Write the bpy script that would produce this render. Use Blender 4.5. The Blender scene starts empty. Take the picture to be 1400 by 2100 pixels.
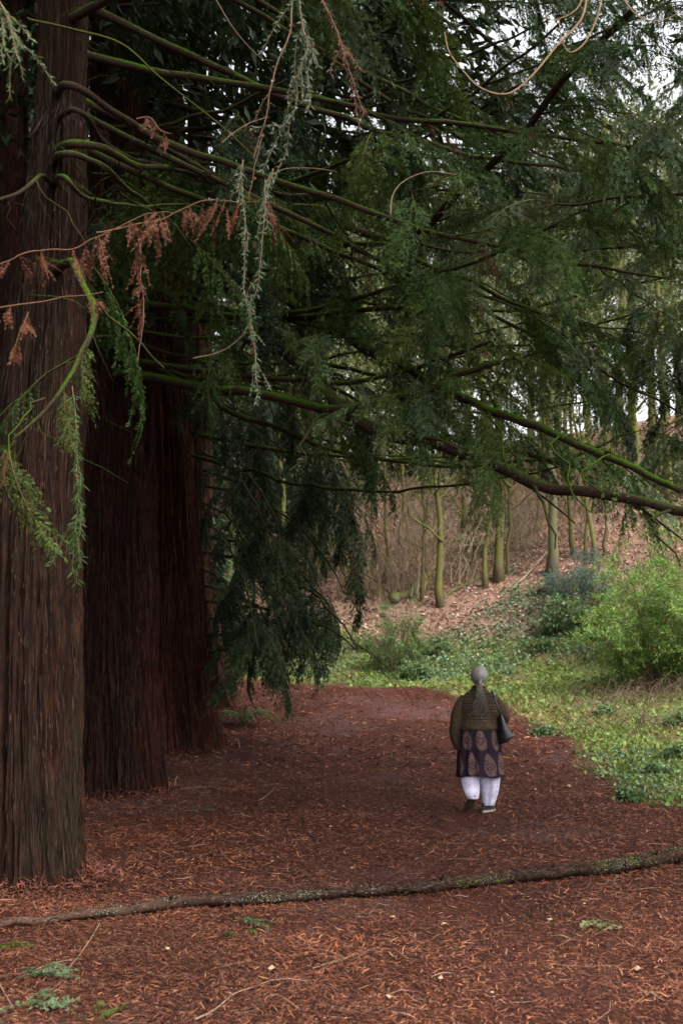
import bpy, math, random
import numpy as np
from mathutils import Vector, Matrix

# ------------------------------------------------------------------ camera, sky, sun, exposure
S = bpy.context.scene
COL = S.collection
CAM_H, FPX, HORIZON = 1.78, 2400.0, 1360.0
PITCH = math.atan((HORIZON - 1050) / FPX)
cam = bpy.data.cameras.new('camera'); camo = bpy.data.objects.new('camera', cam); COL.objects.link(camo)
cam.sensor_fit = 'VERTICAL'; cam.sensor_height = 36; cam.lens = 36 * FPX / 2100
cam.clip_start = 0.05; cam.clip_end = 3000
cam.dof.use_dof = True; cam.dof.focus_distance = 11.0; cam.dof.aperture_fstop = 2.8
camo.location = (0, 0, CAM_H); camo.rotation_euler = (math.pi / 2 + PITCH, 0, 0)
S.camera = camo
W = bpy.data.worlds.new('World'); S.world = W; W.use_nodes = True
wn, wl = W.node_tree.nodes, W.node_tree.links
for n in list(wn): wn.remove(n)
SUN_EL, SUN_AZ = math.radians(54), math.radians(134)      # azimuth clockwise from +Y
sky = wn.new('ShaderNodeTexSky'); sky.sky_type = 'NISHITA'; sky.sun_disc = False
sky.sun_elevation = SUN_EL; sky.sun_rotation = SUN_AZ; sky.air_density = 1.0; sky.dust_density = 4.0; sky.ozone_density = 1.0
hs = wn.new('ShaderNodeHueSaturation'); hs.inputs['Saturation'].default_value = 0.12
bg = wn.new('ShaderNodeBackground'); bg.inputs['Strength'].default_value = 0.15
wo = wn.new('ShaderNodeOutputWorld')
wl.new(sky.outputs[0], hs.inputs['Color']); wl.new(hs.outputs[0], bg.inputs['Color']); wl.new(bg.outputs[0], wo.inputs[0])
sl = bpy.data.lights.new('sun', 'SUN'); sl.energy = 1.3; sl.angle = math.radians(16); sl.color = (1, 0.93, 0.82)
so = bpy.data.objects.new('sun', sl); COL.objects.link(so)
sdir = Vector((math.sin(SUN_AZ) * math.cos(SUN_EL), math.cos(SUN_AZ) * math.cos(SUN_EL), math.sin(SUN_EL)))
so.rotation_euler = sdir.to_track_quat('Z', 'Y').to_euler(); so.location = sdir * 40
S.view_settings.view_transform = 'Standard'; S.view_settings.look = 'None'
S.view_settings.gamma = 1; S.view_settings.exposure = 1.58
S.view_settings.use_curve_mapping = False
S.cycles.max_bounces = 6; S.cycles.diffuse_bounces = 3; S.cycles.glossy_bounces = 2; S.cycles.transmission_bounces = 3
S.cycles.use_denoising = True

# ------------------------------------------------------------------ helpers
cp, sp_ = math.cos(PITCH), math.sin(PITCH)
def ray(px, py):
    a, b = (px - 700) / FPX, -(py - 1050) / FPX
    return np.array([a, cp - b * sp_, sp_ + b * cp])
def P(px, py, Y):
    d = ray(px, py); t = Y / d[1]
    return np.array([d[0] * t, Y, CAM_H + d[2] * t])
def hash3(ix, iy, iz, seed):
    h = (ix * 374761393 + iy * 668265263 + iz * 2147483647 + seed * 974711) & 0xffffffff
    h = ((h ^ (h >> 13)) * 1274126177) & 0xffffffff
    h = ((h ^ (h >> 16)) * 2246822519) & 0xffffffff
    return ((h ^ (h >> 15)) & 0xffff) / 65535.0
def vnoise(p, seed=0):
    p = np.asarray(p, float); i = np.floor(p).astype(np.int64); f = p - i; f = f * f * (3 - 2 * f)
    r = 0
    for dx in (0, 1):
        for dy in (0, 1):
            for dz in (0, 1):
                w = (f[..., 0] if dx else 1 - f[..., 0]) * (f[..., 1] if dy else 1 - f[..., 1]) * (f[..., 2] if dz else 1 - f[..., 2])
                r = r + w * hash3(i[..., 0] + dx, i[..., 1] + dy, i[..., 2] + dz, seed)
    return r
def fbm(p, o=4, seed=0):
    p = np.asarray(p, float); r = 0; a = .5; t = 0
    for k in range(o):
        r = r + a * vnoise(p * 2 ** k, seed + k); t += a; a *= .5
    return r / t
def sstep(a, b, x):
    t = np.clip((x - a) / (b - a), 0, 1); return t * t * (3 - 2 * t)
def xyz(x, y, z=0.0):
    x, y, z = np.broadcast_arrays(np.asarray(x, float), y, z); return np.stack([x, y, z], -1)

def Hs(x, y):                                     # smooth terrain
    x = np.asarray(x, float); y = np.asarray(y, float)
    base = 0.065 * np.log1p(np.exp((y - 13) / 2.0)) * 2.0
    base = np.minimum(base, 3.0 - 1.0 * np.exp(-np.maximum(base - 2.0, 0)))
    d = (y - 32.5) + 0.5 * (x - 2.0)
    hill = 0.36 * np.log1p(np.exp(np.clip(d / 1.5, -30, 60))) * 1.5
    hill = 26 * (1 - np.exp(-hill / 26))
    bank = 0.09 * np.log1p(np.exp(np.clip((x - 5.0) / 0.8, -30, 60))) * .8 * sstep(8, 14, y)
    bank = np.minimum(bank, 2.5)
    left = 0.10 * np.log1p(np.exp(np.clip((-x - 0.2) / .6, -30, 60))) * .6 * sstep(16, 26, y)
    left = np.minimum(left, 1.2)
    return base + hill + bank + left
def H(x, y):
    return Hs(x, y) + 0.10 * (fbm(xyz(x, y) * .45, 3, 5) - .5) + .055 * (fbm(xyz(x, y) * 2.2, 3, 9) - .5)
def G(px, py):
    d = ray(px, py); o = np.array([0, 0, CAM_H]); t = np.linspace(3, 160, 6000)
    q = o + d * t[:, None]
    hit = q[:, 2] < Hs(q[:, 0], q[:, 1])
    k = np.argmax(hit) if hit.any() else np.searchsorted(q[:, 1], 75.0)
    return q[k]

class MB:
    def __init__(s): s.v = []; s.f4 = []; s.f3 = []; s.c = []; s.n = 0
    def add(s, v, f, col=(1, 1, 1)):
        v = np.asarray(v, float).reshape(-1, 3); f = np.asarray(f, int)
        s.v.append(v); (s.f4 if f.shape[1] == 4 else s.f3).append(f + s.n)
        c = np.asarray(col, float)
        if c.ndim == 1: c = np.repeat(c[None], len(v), 0)
        s.c.append(c); s.n += len(v)
    def add2(s, v, f4, f3, col=(1, 1, 1)):
        n0 = s.n; s.add(v, f4, col); s.f3.append(np.asarray(f3, int) + n0)
    def mesh(s, name, mat, smooth=True, origin=(0, 0, 0)):
        v = np.concatenate(s.v) - np.asarray(origin, float); c = np.concatenate(s.c)
        f4 = np.concatenate(s.f4) if s.f4 else np.zeros((0, 4), int)
        f3 = np.concatenate(s.f3) if s.f3 else np.zeros((0, 3), int)
        me = bpy.data.meshes.new(name); me.vertices.add(len(v)); me.vertices.foreach_set('co', v.ravel().astype(np.float32))
        li = np.concatenate([f4.ravel(), f3.ravel()]).astype(np.int32)
        me.loops.add(len(li)); me.loops.foreach_set('vertex_index', li)
        npoly = len(f4) + len(f3); me.polygons.add(npoly)
        st = np.concatenate([np.arange(len(f4)) * 4, len(f4) * 4 + np.arange(len(f3)) * 3]).astype(np.int32)
        me.polygons.foreach_set('loop_start', st)
        me.polygons.foreach_set('use_smooth', np.full(npoly, smooth))
        me.update(calc_edges=True); me.validate()
        a = me.color_attributes.new('Col', 'FLOAT_COLOR', 'POINT')
        a.data.foreach_set('color', np.concatenate([c, np.ones((len(c), 1))], 1).ravel().astype(np.float32))
        me.materials.append(mat); return me
def catmull(pts, n=8):
    pts = [np.asarray(p, float) for p in pts]; q = [2 * pts[0] - pts[1]] + pts + [2 * pts[-1] - pts[-2]]; out = []
    for i in range(1, len(q) - 2):
        for k in range(n):
            t = k / n; a, b, c, d = q[i - 1], q[i], q[i + 1], q[i + 2]
            out.append(.5 * ((2 * b) + (-a + c) * t + (2 * a - 5 * b + 4 * c - d) * t * t + (-a + 3 * b - 3 * c + d) * t ** 3))
    out.append(q[-2]); return np.array(out)
def tube(mb, pts, rad, seg=8, col=(1, 1, 1), rough=0.0, seed=0, caps=True):
    pts = np.asarray(pts, float); n = len(pts); rad = np.broadcast_to(np.asarray(rad, float), (n,))
    T = np.gradient(pts, axis=0); T /= np.linalg.norm(T, axis=1)[:, None] + 1e-9
    ref = np.array([0, 0, 1.0]) if abs(T[0][2]) < .8 else np.array([0, 1.0, 0])
    u = np.cross(T[0], ref); u /= np.linalg.norm(u); U = [u]
    for k in range(1, n):
        u = U[-1] - T[k] * np.dot(U[-1], T[k]); u /= np.linalg.norm(u) + 1e-9; U.append(u)
    U = np.array(U); V = np.cross(T, U); a = np.arange(seg) / seg * 2 * math.pi
    ring = (U[:, None, :] * np.cos(a)[None, :, None] + V[:, None, :] * np.sin(a)[None, :, None])
    r = rad[:, None, None]
    if rough:
        base = pts[:, None, :] + ring * r
        r = r * (1 + rough * (fbm(base * 9, 3, seed) - .5)[..., None] * 2)
    v = pts[:, None, :] + ring * r; v = v.reshape(-1, 3)
    i = np.arange(n - 1)[:, None] * seg; j = np.arange(seg)[None]; j2 = (j + 1) % seg
    f = np.stack([i + j, i + j2, i + seg + j2, i + seg + j], -1).reshape(-1, 4)
    f3 = []
    if caps:
        for k in range(1, seg - 1): f3.append((0, k + 1, k)); b = (n - 1) * seg; f3.append((b, b + k, b + k + 1))
    c = np.asarray(col, float)
    if c.ndim == 2: c = np.repeat(c, seg, 0)
    if f3: mb.add2(v, f, f3, c)
    else: mb.add(v, f, c)
def kites(mb, base, dirs, length, width, nrm, col, fold=.0, wpos=.4):
    """many pointed leaves at once: base point, direction, length, width, rough normal"""
    base = np.asarray(base, float); d = np.asarray(dirs, float); d = d / (np.linalg.norm(d, axis=1)[:, None] + 1e-9)
    s = np.cross(nrm, d); s /= np.linalg.norm(s, axis=1)[:, None] + 1e-9
    nn = np.cross(d, s)
    L = np.broadcast_to(length, (len(base),))[:, None]; Wd = np.broadcast_to(width, (len(base),))[:, None]
    m = base + d * L * wpos
    v = np.stack([base, m + s * Wd / 2 + nn * Wd * fold, base + d * L, m - s * Wd / 2 + nn * Wd * fold], 1).reshape(-1, 3)
    f = np.arange(len(base) * 4).reshape(-1, 4)
    c = np.asarray(col, float)
    if c.ndim == 2: c = np.repeat(c, 4, 0)
    mb.add(v, f, c)

WM = {}
def link(name, data, parent=None, M=None, label=None, cat=None, group=None, kind=None):
    o = bpy.data.objects.new(name, data); COL.objects.link(o)
    M = M if M is not None else (WM[parent.name] if parent is not None else Matrix())
    if parent is not None:
        o.parent = parent; o.matrix_basis = WM[parent.name].inverted() @ M
    else: o.matrix_basis = M
    WM[o.name] = M.copy()
    if label: o['label'] = label
    if cat: o['category'] = cat
    if group: o['group'] = group
    if kind: o['kind'] = kind
    return o
def Tm(p): return Matrix.Translation(Vector([float(c) for c in p]))
def root(name, p, label, cat, group=None): return link(name, None, None, Tm(p), label, cat, group)
def put(name, mb, mat, parent=None, smooth=True, origin=None, **kw):
    """mb in world coordinates"""
    if parent is not None: M = WM[parent.name]; og = np.array(M.translation)
    else: og = np.asarray(origin if origin is not None else (0, 0, 0), float); M = Tm(og)
    return link(name, mb.mesh(name, mat, smooth, og), parent, M, **kw)
def frame(p, d, roll=0.0, s=1.0):
    x = Vector([float(c) for c in d]).normalized(); y = Vector((0, 0, 1)).cross(x)
    if y.length < .05: y = Vector((0, 1, 0))
    y.normalize(); z = x.cross(y)
    R = Matrix((x, y, z)).transposed().to_4x4()
    return Tm(p) @ R @ Matrix.Rotation(roll, 4, 'X') @ Matrix.Scale(s, 4)

# ------------------------------------------------------------------ materials
def newmat(name):
    m = bpy.data.materials.new(name); m.use_nodes = True; nt = m.node_tree
    for n in list(nt.nodes): nt.nodes.remove(n)
    out = nt.nodes.new('ShaderNodeOutputMaterial'); return m, nt, nt.nodes.new, nt.links.new, out
def ramp(nt, stops):
    r = nt.nodes.new('ShaderNodeValToRGB'); e = r.color_ramp.elements
    e[0].position, e[0].color = stops[0][0], (*stops[0][1], 1); e[1].position, e[1].color = stops[1][0], (*stops[1][1], 1)
    for p, c in stops[2:]: k = e.new(p); k.color = (*c, 1)
    return r
def noise(nt, scale, detail=4, vec=None, rough=.6):
    n = nt.nodes.new('ShaderNodeTexNoise'); n.inputs['Scale'].default_value = scale; n.inputs['Detail'].default_value = detail; n.inputs['Roughness'].default_value = rough
    if vec is not None: nt.links.new(vec, n.inputs['Vector'])
    return n
def mixc(nt, fac, a, b, mode='MIX'):
    m = nt.nodes.new('ShaderNodeMix'); m.data_type = 'RGBA'; m.blend_type = mode
    for s, v in ((m.inputs[0], fac), (m.inputs[6], a), (m.inputs[7], b)):
        if isinstance(v, (int, float)): s.default_value = v
        elif isinstance(v, tuple): s.default_value = (*v, 1)
        else: nt.links.new(v, s)
    return m.outputs[2]
def mapping(nt, scale, coord='Object'):
    t = nt.nodes.new('ShaderNodeTexCoord'); m = nt.nodes.new('ShaderNodeMapping'); m.inputs['Scale'].default_value = scale
    nt.links.new(t.outputs[coord], m.inputs[0]); return m.outputs[0]
def leafmat(name, c1, c2, c3, rough=.45, spec=.5, trans=.25):
    m, nt, N, L, out = newmat(name)
    oi = N('ShaderNodeObjectInfo'); r = ramp(nt, [(0, c1), (1, c3), (.5, c2)]); L(oi.outputs['Random'], r.inputs[0])
    at = N('ShaderNodeAttribute'); at.attribute_name = 'Col'
    c = mixc(nt, 1.0, r.outputs[0], at.outputs['Color'], 'MULTIPLY')
    b = N('ShaderNodeBsdfPrincipled'); L(c, b.inputs['Base Color']); b.inputs['Roughness'].default_value = rough
    b.inputs['Specular IOR Level'].default_value = spec
    if trans:
        t = N('ShaderNodeBsdfTranslucent'); L(c, t.inputs[0]); mx = N('ShaderNodeMixShader'); mx.inputs[0].default_value = trans
        L(b.outputs[0], mx.inputs[1]); L(t.outputs[0], mx.inputs[2]); L(mx.outputs[0], out.inputs[0])
    else: L(b.outputs[0], out.inputs[0])
    return m
def plain(name, col, rough=.8, bump=0, bscale=60, attr=True, spec=.3):
    m, nt, N, L, out = newmat(name); b = N('ShaderNodeBsdfPrincipled'); b.inputs['Roughness'].default_value = rough
    b.inputs['Specular IOR Level'].default_value = spec
    n = noise(nt, bscale, 5, mapping(nt, (1, 1, 1)))
    rr = ramp(nt, [(.3, (.7, .7, .7)), (.7, (1.2, 1.2, 1.2))]); L(n.outputs[0], rr.inputs[0])
    c = mixc(nt, 1.0, col, rr.outputs[0], 'MULTIPLY')
    if attr:
        at = N('ShaderNodeAttribute'); at.attribute_name = 'Col'; c = mixc(nt, 1.0, c, at.outputs['Color'], 'MULTIPLY')
    L(c, b.inputs['Base Color'])
    if bump:
        bp = N('ShaderNodeBump'); bp.inputs['Strength'].default_value = bump; bp.inputs['Distance'].default_value = .01
        L(n.outputs[0], bp.inputs['Height']); L(bp.outputs[0], b.inputs['Normal'])
    L(b.outputs[0], out.inputs[0]); return m
def barkmat(name, dark, mid, light, mossc=(.05, .07, .015), moss=0.35, streak=(16, 16, 2.6)):
    m, nt, N, L, out = newmat(name); b = N('ShaderNodeBsdfPrincipled'); b.inputs['Roughness'].default_value = .9; b.inputs['Specular IOR Level'].default_value = .15
    v = mapping(nt, streak); n = noise(nt, 1.0, 7, v, .65); v2 = mapping(nt, (streak[0] * 4, streak[1] * 4, streak[2] * 2.5)); n2 = noise(nt, 1.0, 5, v2, .7)
    add = N('ShaderNodeMath'); add.operation = 'MULTIPLY_ADD'; add.inputs[1].default_value = .6; L(n2.outputs[0], add.inputs[0])
    h = N('ShaderNodeMath'); h.operation = 'MULTIPLY'; h.inputs[1].default_value = .5; L(n.outputs[0], h.inputs[0]); L(h.outputs[0], add.inputs[2])
    r = ramp(nt, [(.38, dark), (.72, light), (.55, mid)]); L(add.outputs[0], r.inputs[0])
    at = N('ShaderNodeAttribute'); at.attribute_name = 'Col'
    c = mixc(nt, 1.0, r.outputs[0], at.outputs['Color'], 'MULTIPLY')
    n3 = noise(nt, 1.0, 5, mapping(nt, (2.2, 2.2, .8)), .6); rm = ramp(nt, [(.5, (0, 0, 0)), (.68, (1, 1, 1))]); L(n3.outputs[0], rm.inputs[0])
    mm = N('ShaderNodeMath'); mm.operation = 'MULTIPLY'; mm.inputs[1].default_value = moss; L(rm.outputs[0], mm.inputs[0])
    c = mixc(nt, mm.outputs[0], c, mossc)
    L(c, b.inputs['Base Color'])
    bp = N('ShaderNodeBump'); bp.inputs['Strength'].default_value = 1.0; bp.inputs['Distance'].default_value = .05; L(add.outputs[0], bp.inputs['Height']); L(bp.outputs[0], b.inputs['Normal'])
    L(b.outputs[0], out.inputs[0]); return m
def mossmat(name, bark, mosscol, lo=-.1, hi=.55, cover=.5):
    m, nt, N, L, out = newmat(name); b = N('ShaderNodeBsdfPrincipled'); b.inputs['Roughness'].default_value = .95; b.inputs['Specular IOR Level'].default_value = .1
    g = N('ShaderNodeNewGeometry'); sx = N('ShaderNodeSeparateXYZ'); L(g.outputs['Normal'], sx.inputs[0])
    n = noise(nt, 3.0, 5, mapping(nt, (1, 1, 1))); ad = N('ShaderNodeMath'); ad.operation = 'MULTIPLY_ADD'; ad.inputs[1].default_value = 2.6
    L(n.outputs[0], ad.inputs[0])
    s2 = N('ShaderNodeMath'); s2.operation = 'SUBTRACT'; s2.inputs[1].default_value = 2.6 * (1 - cover); L(sx.outputs[2], s2.inputs[0]); L(s2.outputs[0], ad.inputs[2])
    mr = N('ShaderNodeMapRange'); mr.inputs[1].default_value = lo; mr.inputs[2].default_value = hi; L(ad.outputs[0], mr.inputs[0])
    n2 = noise(nt, 45, 4, mapping(nt, (1, 1, 1))); rb = ramp(nt, [(.3, tuple(x * .5 for x in bark)), (.75, tuple(x * 1.5 for x in bark))]); L(n2.outputs[0], rb.inputs[0])
    rm = ramp(nt, [(.3, tuple(x * .5 for x in mosscol)), (.75, tuple(x * 1.5 for x in mosscol))]); L(n2.outputs[0], rm.inputs[0])
    c = mixc(nt, mr.outputs[0], rb.outputs[0], rm.outputs[0]); L(c, b.inputs['Base Color'])
    bp = N('ShaderNodeBump'); bp.inputs['Strength'].default_value = .6; bp.inputs['Distance'].default_value = .01; L(n2.outputs[0], bp.inputs['Height']); L(bp.outputs[0], b.inputs['Normal'])
    L(b.outputs[0], out.inputs[0]); return m

M_leaf = leafmat('conifer_foliage', (.036, .074, .016), (.050, .098, .020), (.088, .12, .024), rough=.6, spec=.25, trans=.35)
M_leafpale = leafmat('conifer_foliage_pale', (.08, .13, .06), (.09, .15, .07), (.10, .155, .05), rough=.5, spec=.4, trans=.3)
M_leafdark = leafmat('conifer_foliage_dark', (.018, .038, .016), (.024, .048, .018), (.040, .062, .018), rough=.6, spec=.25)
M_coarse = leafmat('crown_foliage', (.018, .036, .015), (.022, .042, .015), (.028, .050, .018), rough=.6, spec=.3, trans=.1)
M_yellow = leafmat('deciduous_foliage', (.11, .14, .05), (.14, .17, .06), (.16, .17, .08), rough=.6, spec=.3)
M_dead = leafmat('dead_foliage', (.095, .034, .016), (.115, .043, .021), (.14, .056, .028), rough=.7, spec=.3)
M_deadtan = leafmat('dead_foliage_in_crown', (.10, .045, .025), (.12, .05, .03), (.14, .07, .04), rough=.7, spec=.3)
M_bush = leafmat('bush_leaves', (.15, .27, .05), (.17, .29, .06), (.19, .31, .075), rough=.45, spec=.5, trans=.35)
M_fern = leafmat('fern_leaves', (.095, .16, .055), (.12, .20, .07), (.085, .15, .055), rough=.45, spec=.5)
M_bluegreen = leafmat('bluegreen_needles', (.055, .12, .085), (.06, .13, .09), (.07, .14, .1), rough=.5)
M_grass = leafmat('grass_blades', (.15, .21, .075), (.15, .21, .075), (.15, .21, .075), rough=.6, spec=.3)
M_ivy = leafmat('ivy_leaves', (.085, .15, .065), (.085, .15, .065), (.085, .15, .065), rough=.4, spec=.6)
M_litter = leafmat('needle_litter', (1, 1, 1), (1, 1, 1), (1, 1, 1), rough=.75, spec=.3, trans=0)
M_bark1 = barkmat('redwood_bark_brown', (.006, .003, .002), (.028, .013, .008), (.085, .038, .021), (.030, .028, .011), .6)
M_bark2 = barkmat('redwood_bark_red', (.005, .002, .0017), (.020, .0072, .005), (.085, .030, .019), (.026, .022, .010), .2)
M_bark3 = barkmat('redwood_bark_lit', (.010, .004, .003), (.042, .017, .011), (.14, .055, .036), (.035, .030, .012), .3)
M_limb = mossmat('mossy_limb', (.04, .026, .018), (.040, .085, .004), cover=.46)
M_limbbare = mossmat('bare_limb', (.040, .025, .018), (.04, .06, .008), cover=.32)
M_sap = mossmat('mossy_sapling_bark', (.11, .085, .055), (.11, .125, .018), lo=-.5, hi=.6, cover=.5)
M_twig = plain('twig_bark', (.20, .13, .085), .85)
M_thicket = plain('thicket_bark', (.19, .145, .10), .85)
M_trunkgrey = mossmat('grey_mossy_bark', (.13, .11, .085), (.11, .12, .02), lo=-.6, hi=.8, cover=.46)

# ------------------------------------------------------------------ ground
edge_px = [(700, 1408), (850, 1411), (940, 1428), (1010, 1450), (1090, 1490), (1180, 1555), (1235, 1600), (1300, 1640), (1400, 1662)]
edge = np.array([G(*e)[:2] for e in edge_px]); eo = np.argsort(edge[:, 1]); edge = edge[eo]
FAR_Y = float(edge[-1, 1])
def edge_x(y):
    y = np.asarray(y, float); ex = np.interp(y, edge[:, 1], edge[:, 0])
    return np.where(y < edge[0, 1], edge[0, 0] + (edge[0, 1] - y) * .55, ex)
def green(x, y):                                  # 0 litter, 1 verge
    wob = (fbm(xyz(x, y) * .9, 4, 21) - .5) * 1.3
    g1 = sstep(-.15, .5, x - edge_x(y) + wob)
    g2 = sstep(-.6, 1.2, y - FAR_Y - .12 * (x + 2) + wob) * sstep(-5.5, -3.0, x)
    return np.maximum(g1 * (y < FAR_Y + 3), g2)
def hillleaf(x, y):                               # pink-brown leaf fall on the hill
    return sstep(2.2, 4.2, (y - 32.5) + 0.5 * (x - 2) + (fbm(xyz(x, y) * .35, 4, 31) - .5) * 5 - 1.6 * sstep(4, 7, x))
nx, ny = 330, 420
ux = np.linspace(-1, 1, nx); gx = 7 * ux + 300 * np.sign(ux) * np.abs(ux) ** 5
uy = np.linspace(0, 1, ny); gy = -12 + 58 * uy + 420 * uy ** 7
X, Y = np.meshgrid(gx, gy); Z = H(X, Y)
V = np.stack([X, Y, Z], -1).reshape(-1, 3)
i = np.arange(ny - 1)[:, None] * nx; j = np.arange(nx - 1)[None]
F = np.stack([i + j, i + j + 1, i + nx + j + 1, i + nx + j], -1).reshape(-1, 4)
g_, h_ = green(V[:, 0], V[:, 1]), hillleaf(V[:, 0], V[:, 1])
n1 = fbm(V * 1.3, 4, 3)[:, None]; n2 = fbm(V * .5, 3, 8)[:, None]
lit = np.array([.062, .019, .012]) * (.6 + .8 * n1) ; mud = np.array([.11, .060, .058])
lit = lit * (1 - .5 * sstep(.5, .7, n2)) + mud * .5 * sstep(.5, .7, n2)
grs = np.array([.10, .12, .04]) * (.6 + .8 * n1); brn = np.array([.17, .10, .06])
grs = grs * (1 - .5 * sstep(.45, .6, n2)) + brn * .5 * sstep(.45, .6, n2)
hl = np.array([.22, .13, .095]) * (.6 + .8 * n1)
c = lit * (1 - g_[:, None]) + grs * g_[:, None]; c = c * (1 - h_[:, None]) + hl * h_[:, None]
m, nt, N, L, out = newmat('forest_floor'); b = N('ShaderNodeBsdfPrincipled'); b.inputs['Roughness'].default_value = .9; b.inputs['Specular IOR Level'].default_value = .15
at = N('ShaderNodeAttribute'); at.attribute_name = 'Col'
nn = noise(nt, 38, 8, mapping(nt, (1, 1, 1)), .75); rr = ramp(nt, [(.32, (.25, .22, .22)), (.72, (2.0, 1.9, 1.8)), (.5, (.85, .85, .85))]); L(nn.outputs[0], rr.inputs[0])
L(mixc(nt, 1.0, at.outputs['Color'], rr.outputs[0], 'MULTIPLY'), b.inputs['Base Color'])
bp = N('ShaderNodeBump'); bp.inputs['Strength'].default_value = 1.0; bp.inputs['Distance'].default_value = .03; L(nn.outputs[0], bp.inputs['Height']); L(bp.outputs[0], b.inputs['Normal'])
L(b.outputs[0], out.inputs[0]); M_ground = m
mb = MB(); mb.add(V, F, c); put('ground', mb, M_ground, kind='structure')

# litter of fallen needles and twiglets
def litter(name, n, yr, seed, lr, wr, spread=.62, mask=None, pal=None, lift=.012, mat=None, label=None, curl=.35, flat=.35):
    r = np.random.default_rng(seed)
    y = yr[0] + (yr[1] - yr[0]) * r.random(n) ; x = (r.random(n) * 2 - 1) * (y * spread * .5 + .9)
    if mask is not None:
        k = r.random(n) < mask(x, y); x, y = x[k], y[k]; n = len(x)
    z = H(x, y) + lift * r.random(n)
    yaw = r.random(n) * 2 * math.pi; pit = (r.random(n) - .35) * flat * 2
    d = np.stack([np.cos(yaw) * np.cos(pit), np.sin(yaw) * np.cos(pit), np.sin(pit)], -1)
    ln = lr[0] + (lr[1] - lr[0]) * r.random(n) ** 2; w = (wr[0] + (wr[1] - wr[0]) * r.random(n))
    nr = np.stack([r.normal(size=n) * .5, r.normal(size=n) * .5, np.ones(n)], -1)
    s = np.cross(nr, d); s /= np.linalg.norm(s, axis=1)[:, None]
    up = np.cross(d, s); bend = (r.random(n) - .5)[:, None] * curl; bs = (r.random(n) - .5)[:, None] * curl * 2
    p0 = np.stack([x, y, z], -1); Lh = ln[:, None]; wd = w[:, None] / 2
    a = p0; m_ = p0 + d * Lh * .5 + up * Lh * bend * .4 + s * Lh * bs * .3; e = p0 + d * Lh
    v = np.stack([a - s * wd * .5, a + s * wd * .5, m_ - s * wd, m_ + s * wd, e - s * wd * .3, e + s * wd * .3], 1).reshape(-1, 3)
    v[:, 2] = np.maximum(v[:, 2], H(v[:, 0], v[:, 1]) + .001)
    k = np.arange(n)[:, None] * 6
    f = np.concatenate([k + np.array([0, 1, 3, 2]), k + np.array([2, 3, 5, 4])])
    pal = np.array(pal); c = pal[(r.random(n) ** 1.3 * len(pal)).astype(int)] * (1.0 if 'leaves' in name else .82) * (.55 + .9 * r.random((n, 1)))  # all but the hill leaves darkened, canopy shade put into the colour
    c = c * (.45 + 1.1 * fbm(xyz(x, y) * .9, 4, 71))[:, None]
    mb = MB(); mb.add(v, f, np.repeat(c, 6, 0)); return put(name, mb, mat or M_litter, kind='stuff', smooth=False, label=label, cat='leaf litter')
pal_l = [(.14, .042, .021), (.09, .027, .015), (.185, .057, .027), (.06, .020, .013), (.27, .088, .036), (.14, .062, .040), (.32, .14, .07)]
notgreen = lambda x, y: (1 - .92 * green(x, y)) * (1 - hillleaf(x, y)) * (1 - .55 * np.exp(-((x - np.interp(y, [5, 14, 28], [.9, 1.5, .8])) / (.5 + .045 * y)) ** 2) * fbm(xyz(x, y) * .7, 3, 88) * 1.6)
litter('needle_litter', 150000, (4.6, 9.2), 11, (.012, .075), (.002, .0075), mask=notgreen, pal=pal_l, label='reddish brown fallen needles and twiglets strewn over the near path')
litter('needle_litter', 110000, (9.2, 17), 12, (.02, .10), (.004, .010), mask=notgreen, pal=pal_l, label='reddish brown needle litter around the walking person')
litter('needle_litter', 50000, (17, 34), 13, (.05, .18), (.009, .022), mask=notgreen, pal=pal_l, label='reddish brown needle litter on the far bend of the path', spread=.7)
litter('twigs', 1100, (4.6, 16), 19, (.12, .42), (.004, .008), mask=notgreen, pal=[(.20, .12, .085), (.12, .06, .045), (.28, .18, .13)], lift=.02, label='thin dry twigs and stalks strewn among the needle litter', curl=.5, flat=.08)
pal_h = [(.31, .19, .145), (.38, .24, .18), (.23, .14, .105), (.48, .34, .27), (.15, .085, .065)]
litter('fallen_leaves', 95000, (33, 66), 14, (.06, .15), (.04, .09), mask=lambda x, y: hillleaf(x, y), pal=pal_h, lift=.06, label='pinkish brown fallen broad leaves covering the wooded slope', spread=.75, curl=.6)

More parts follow.
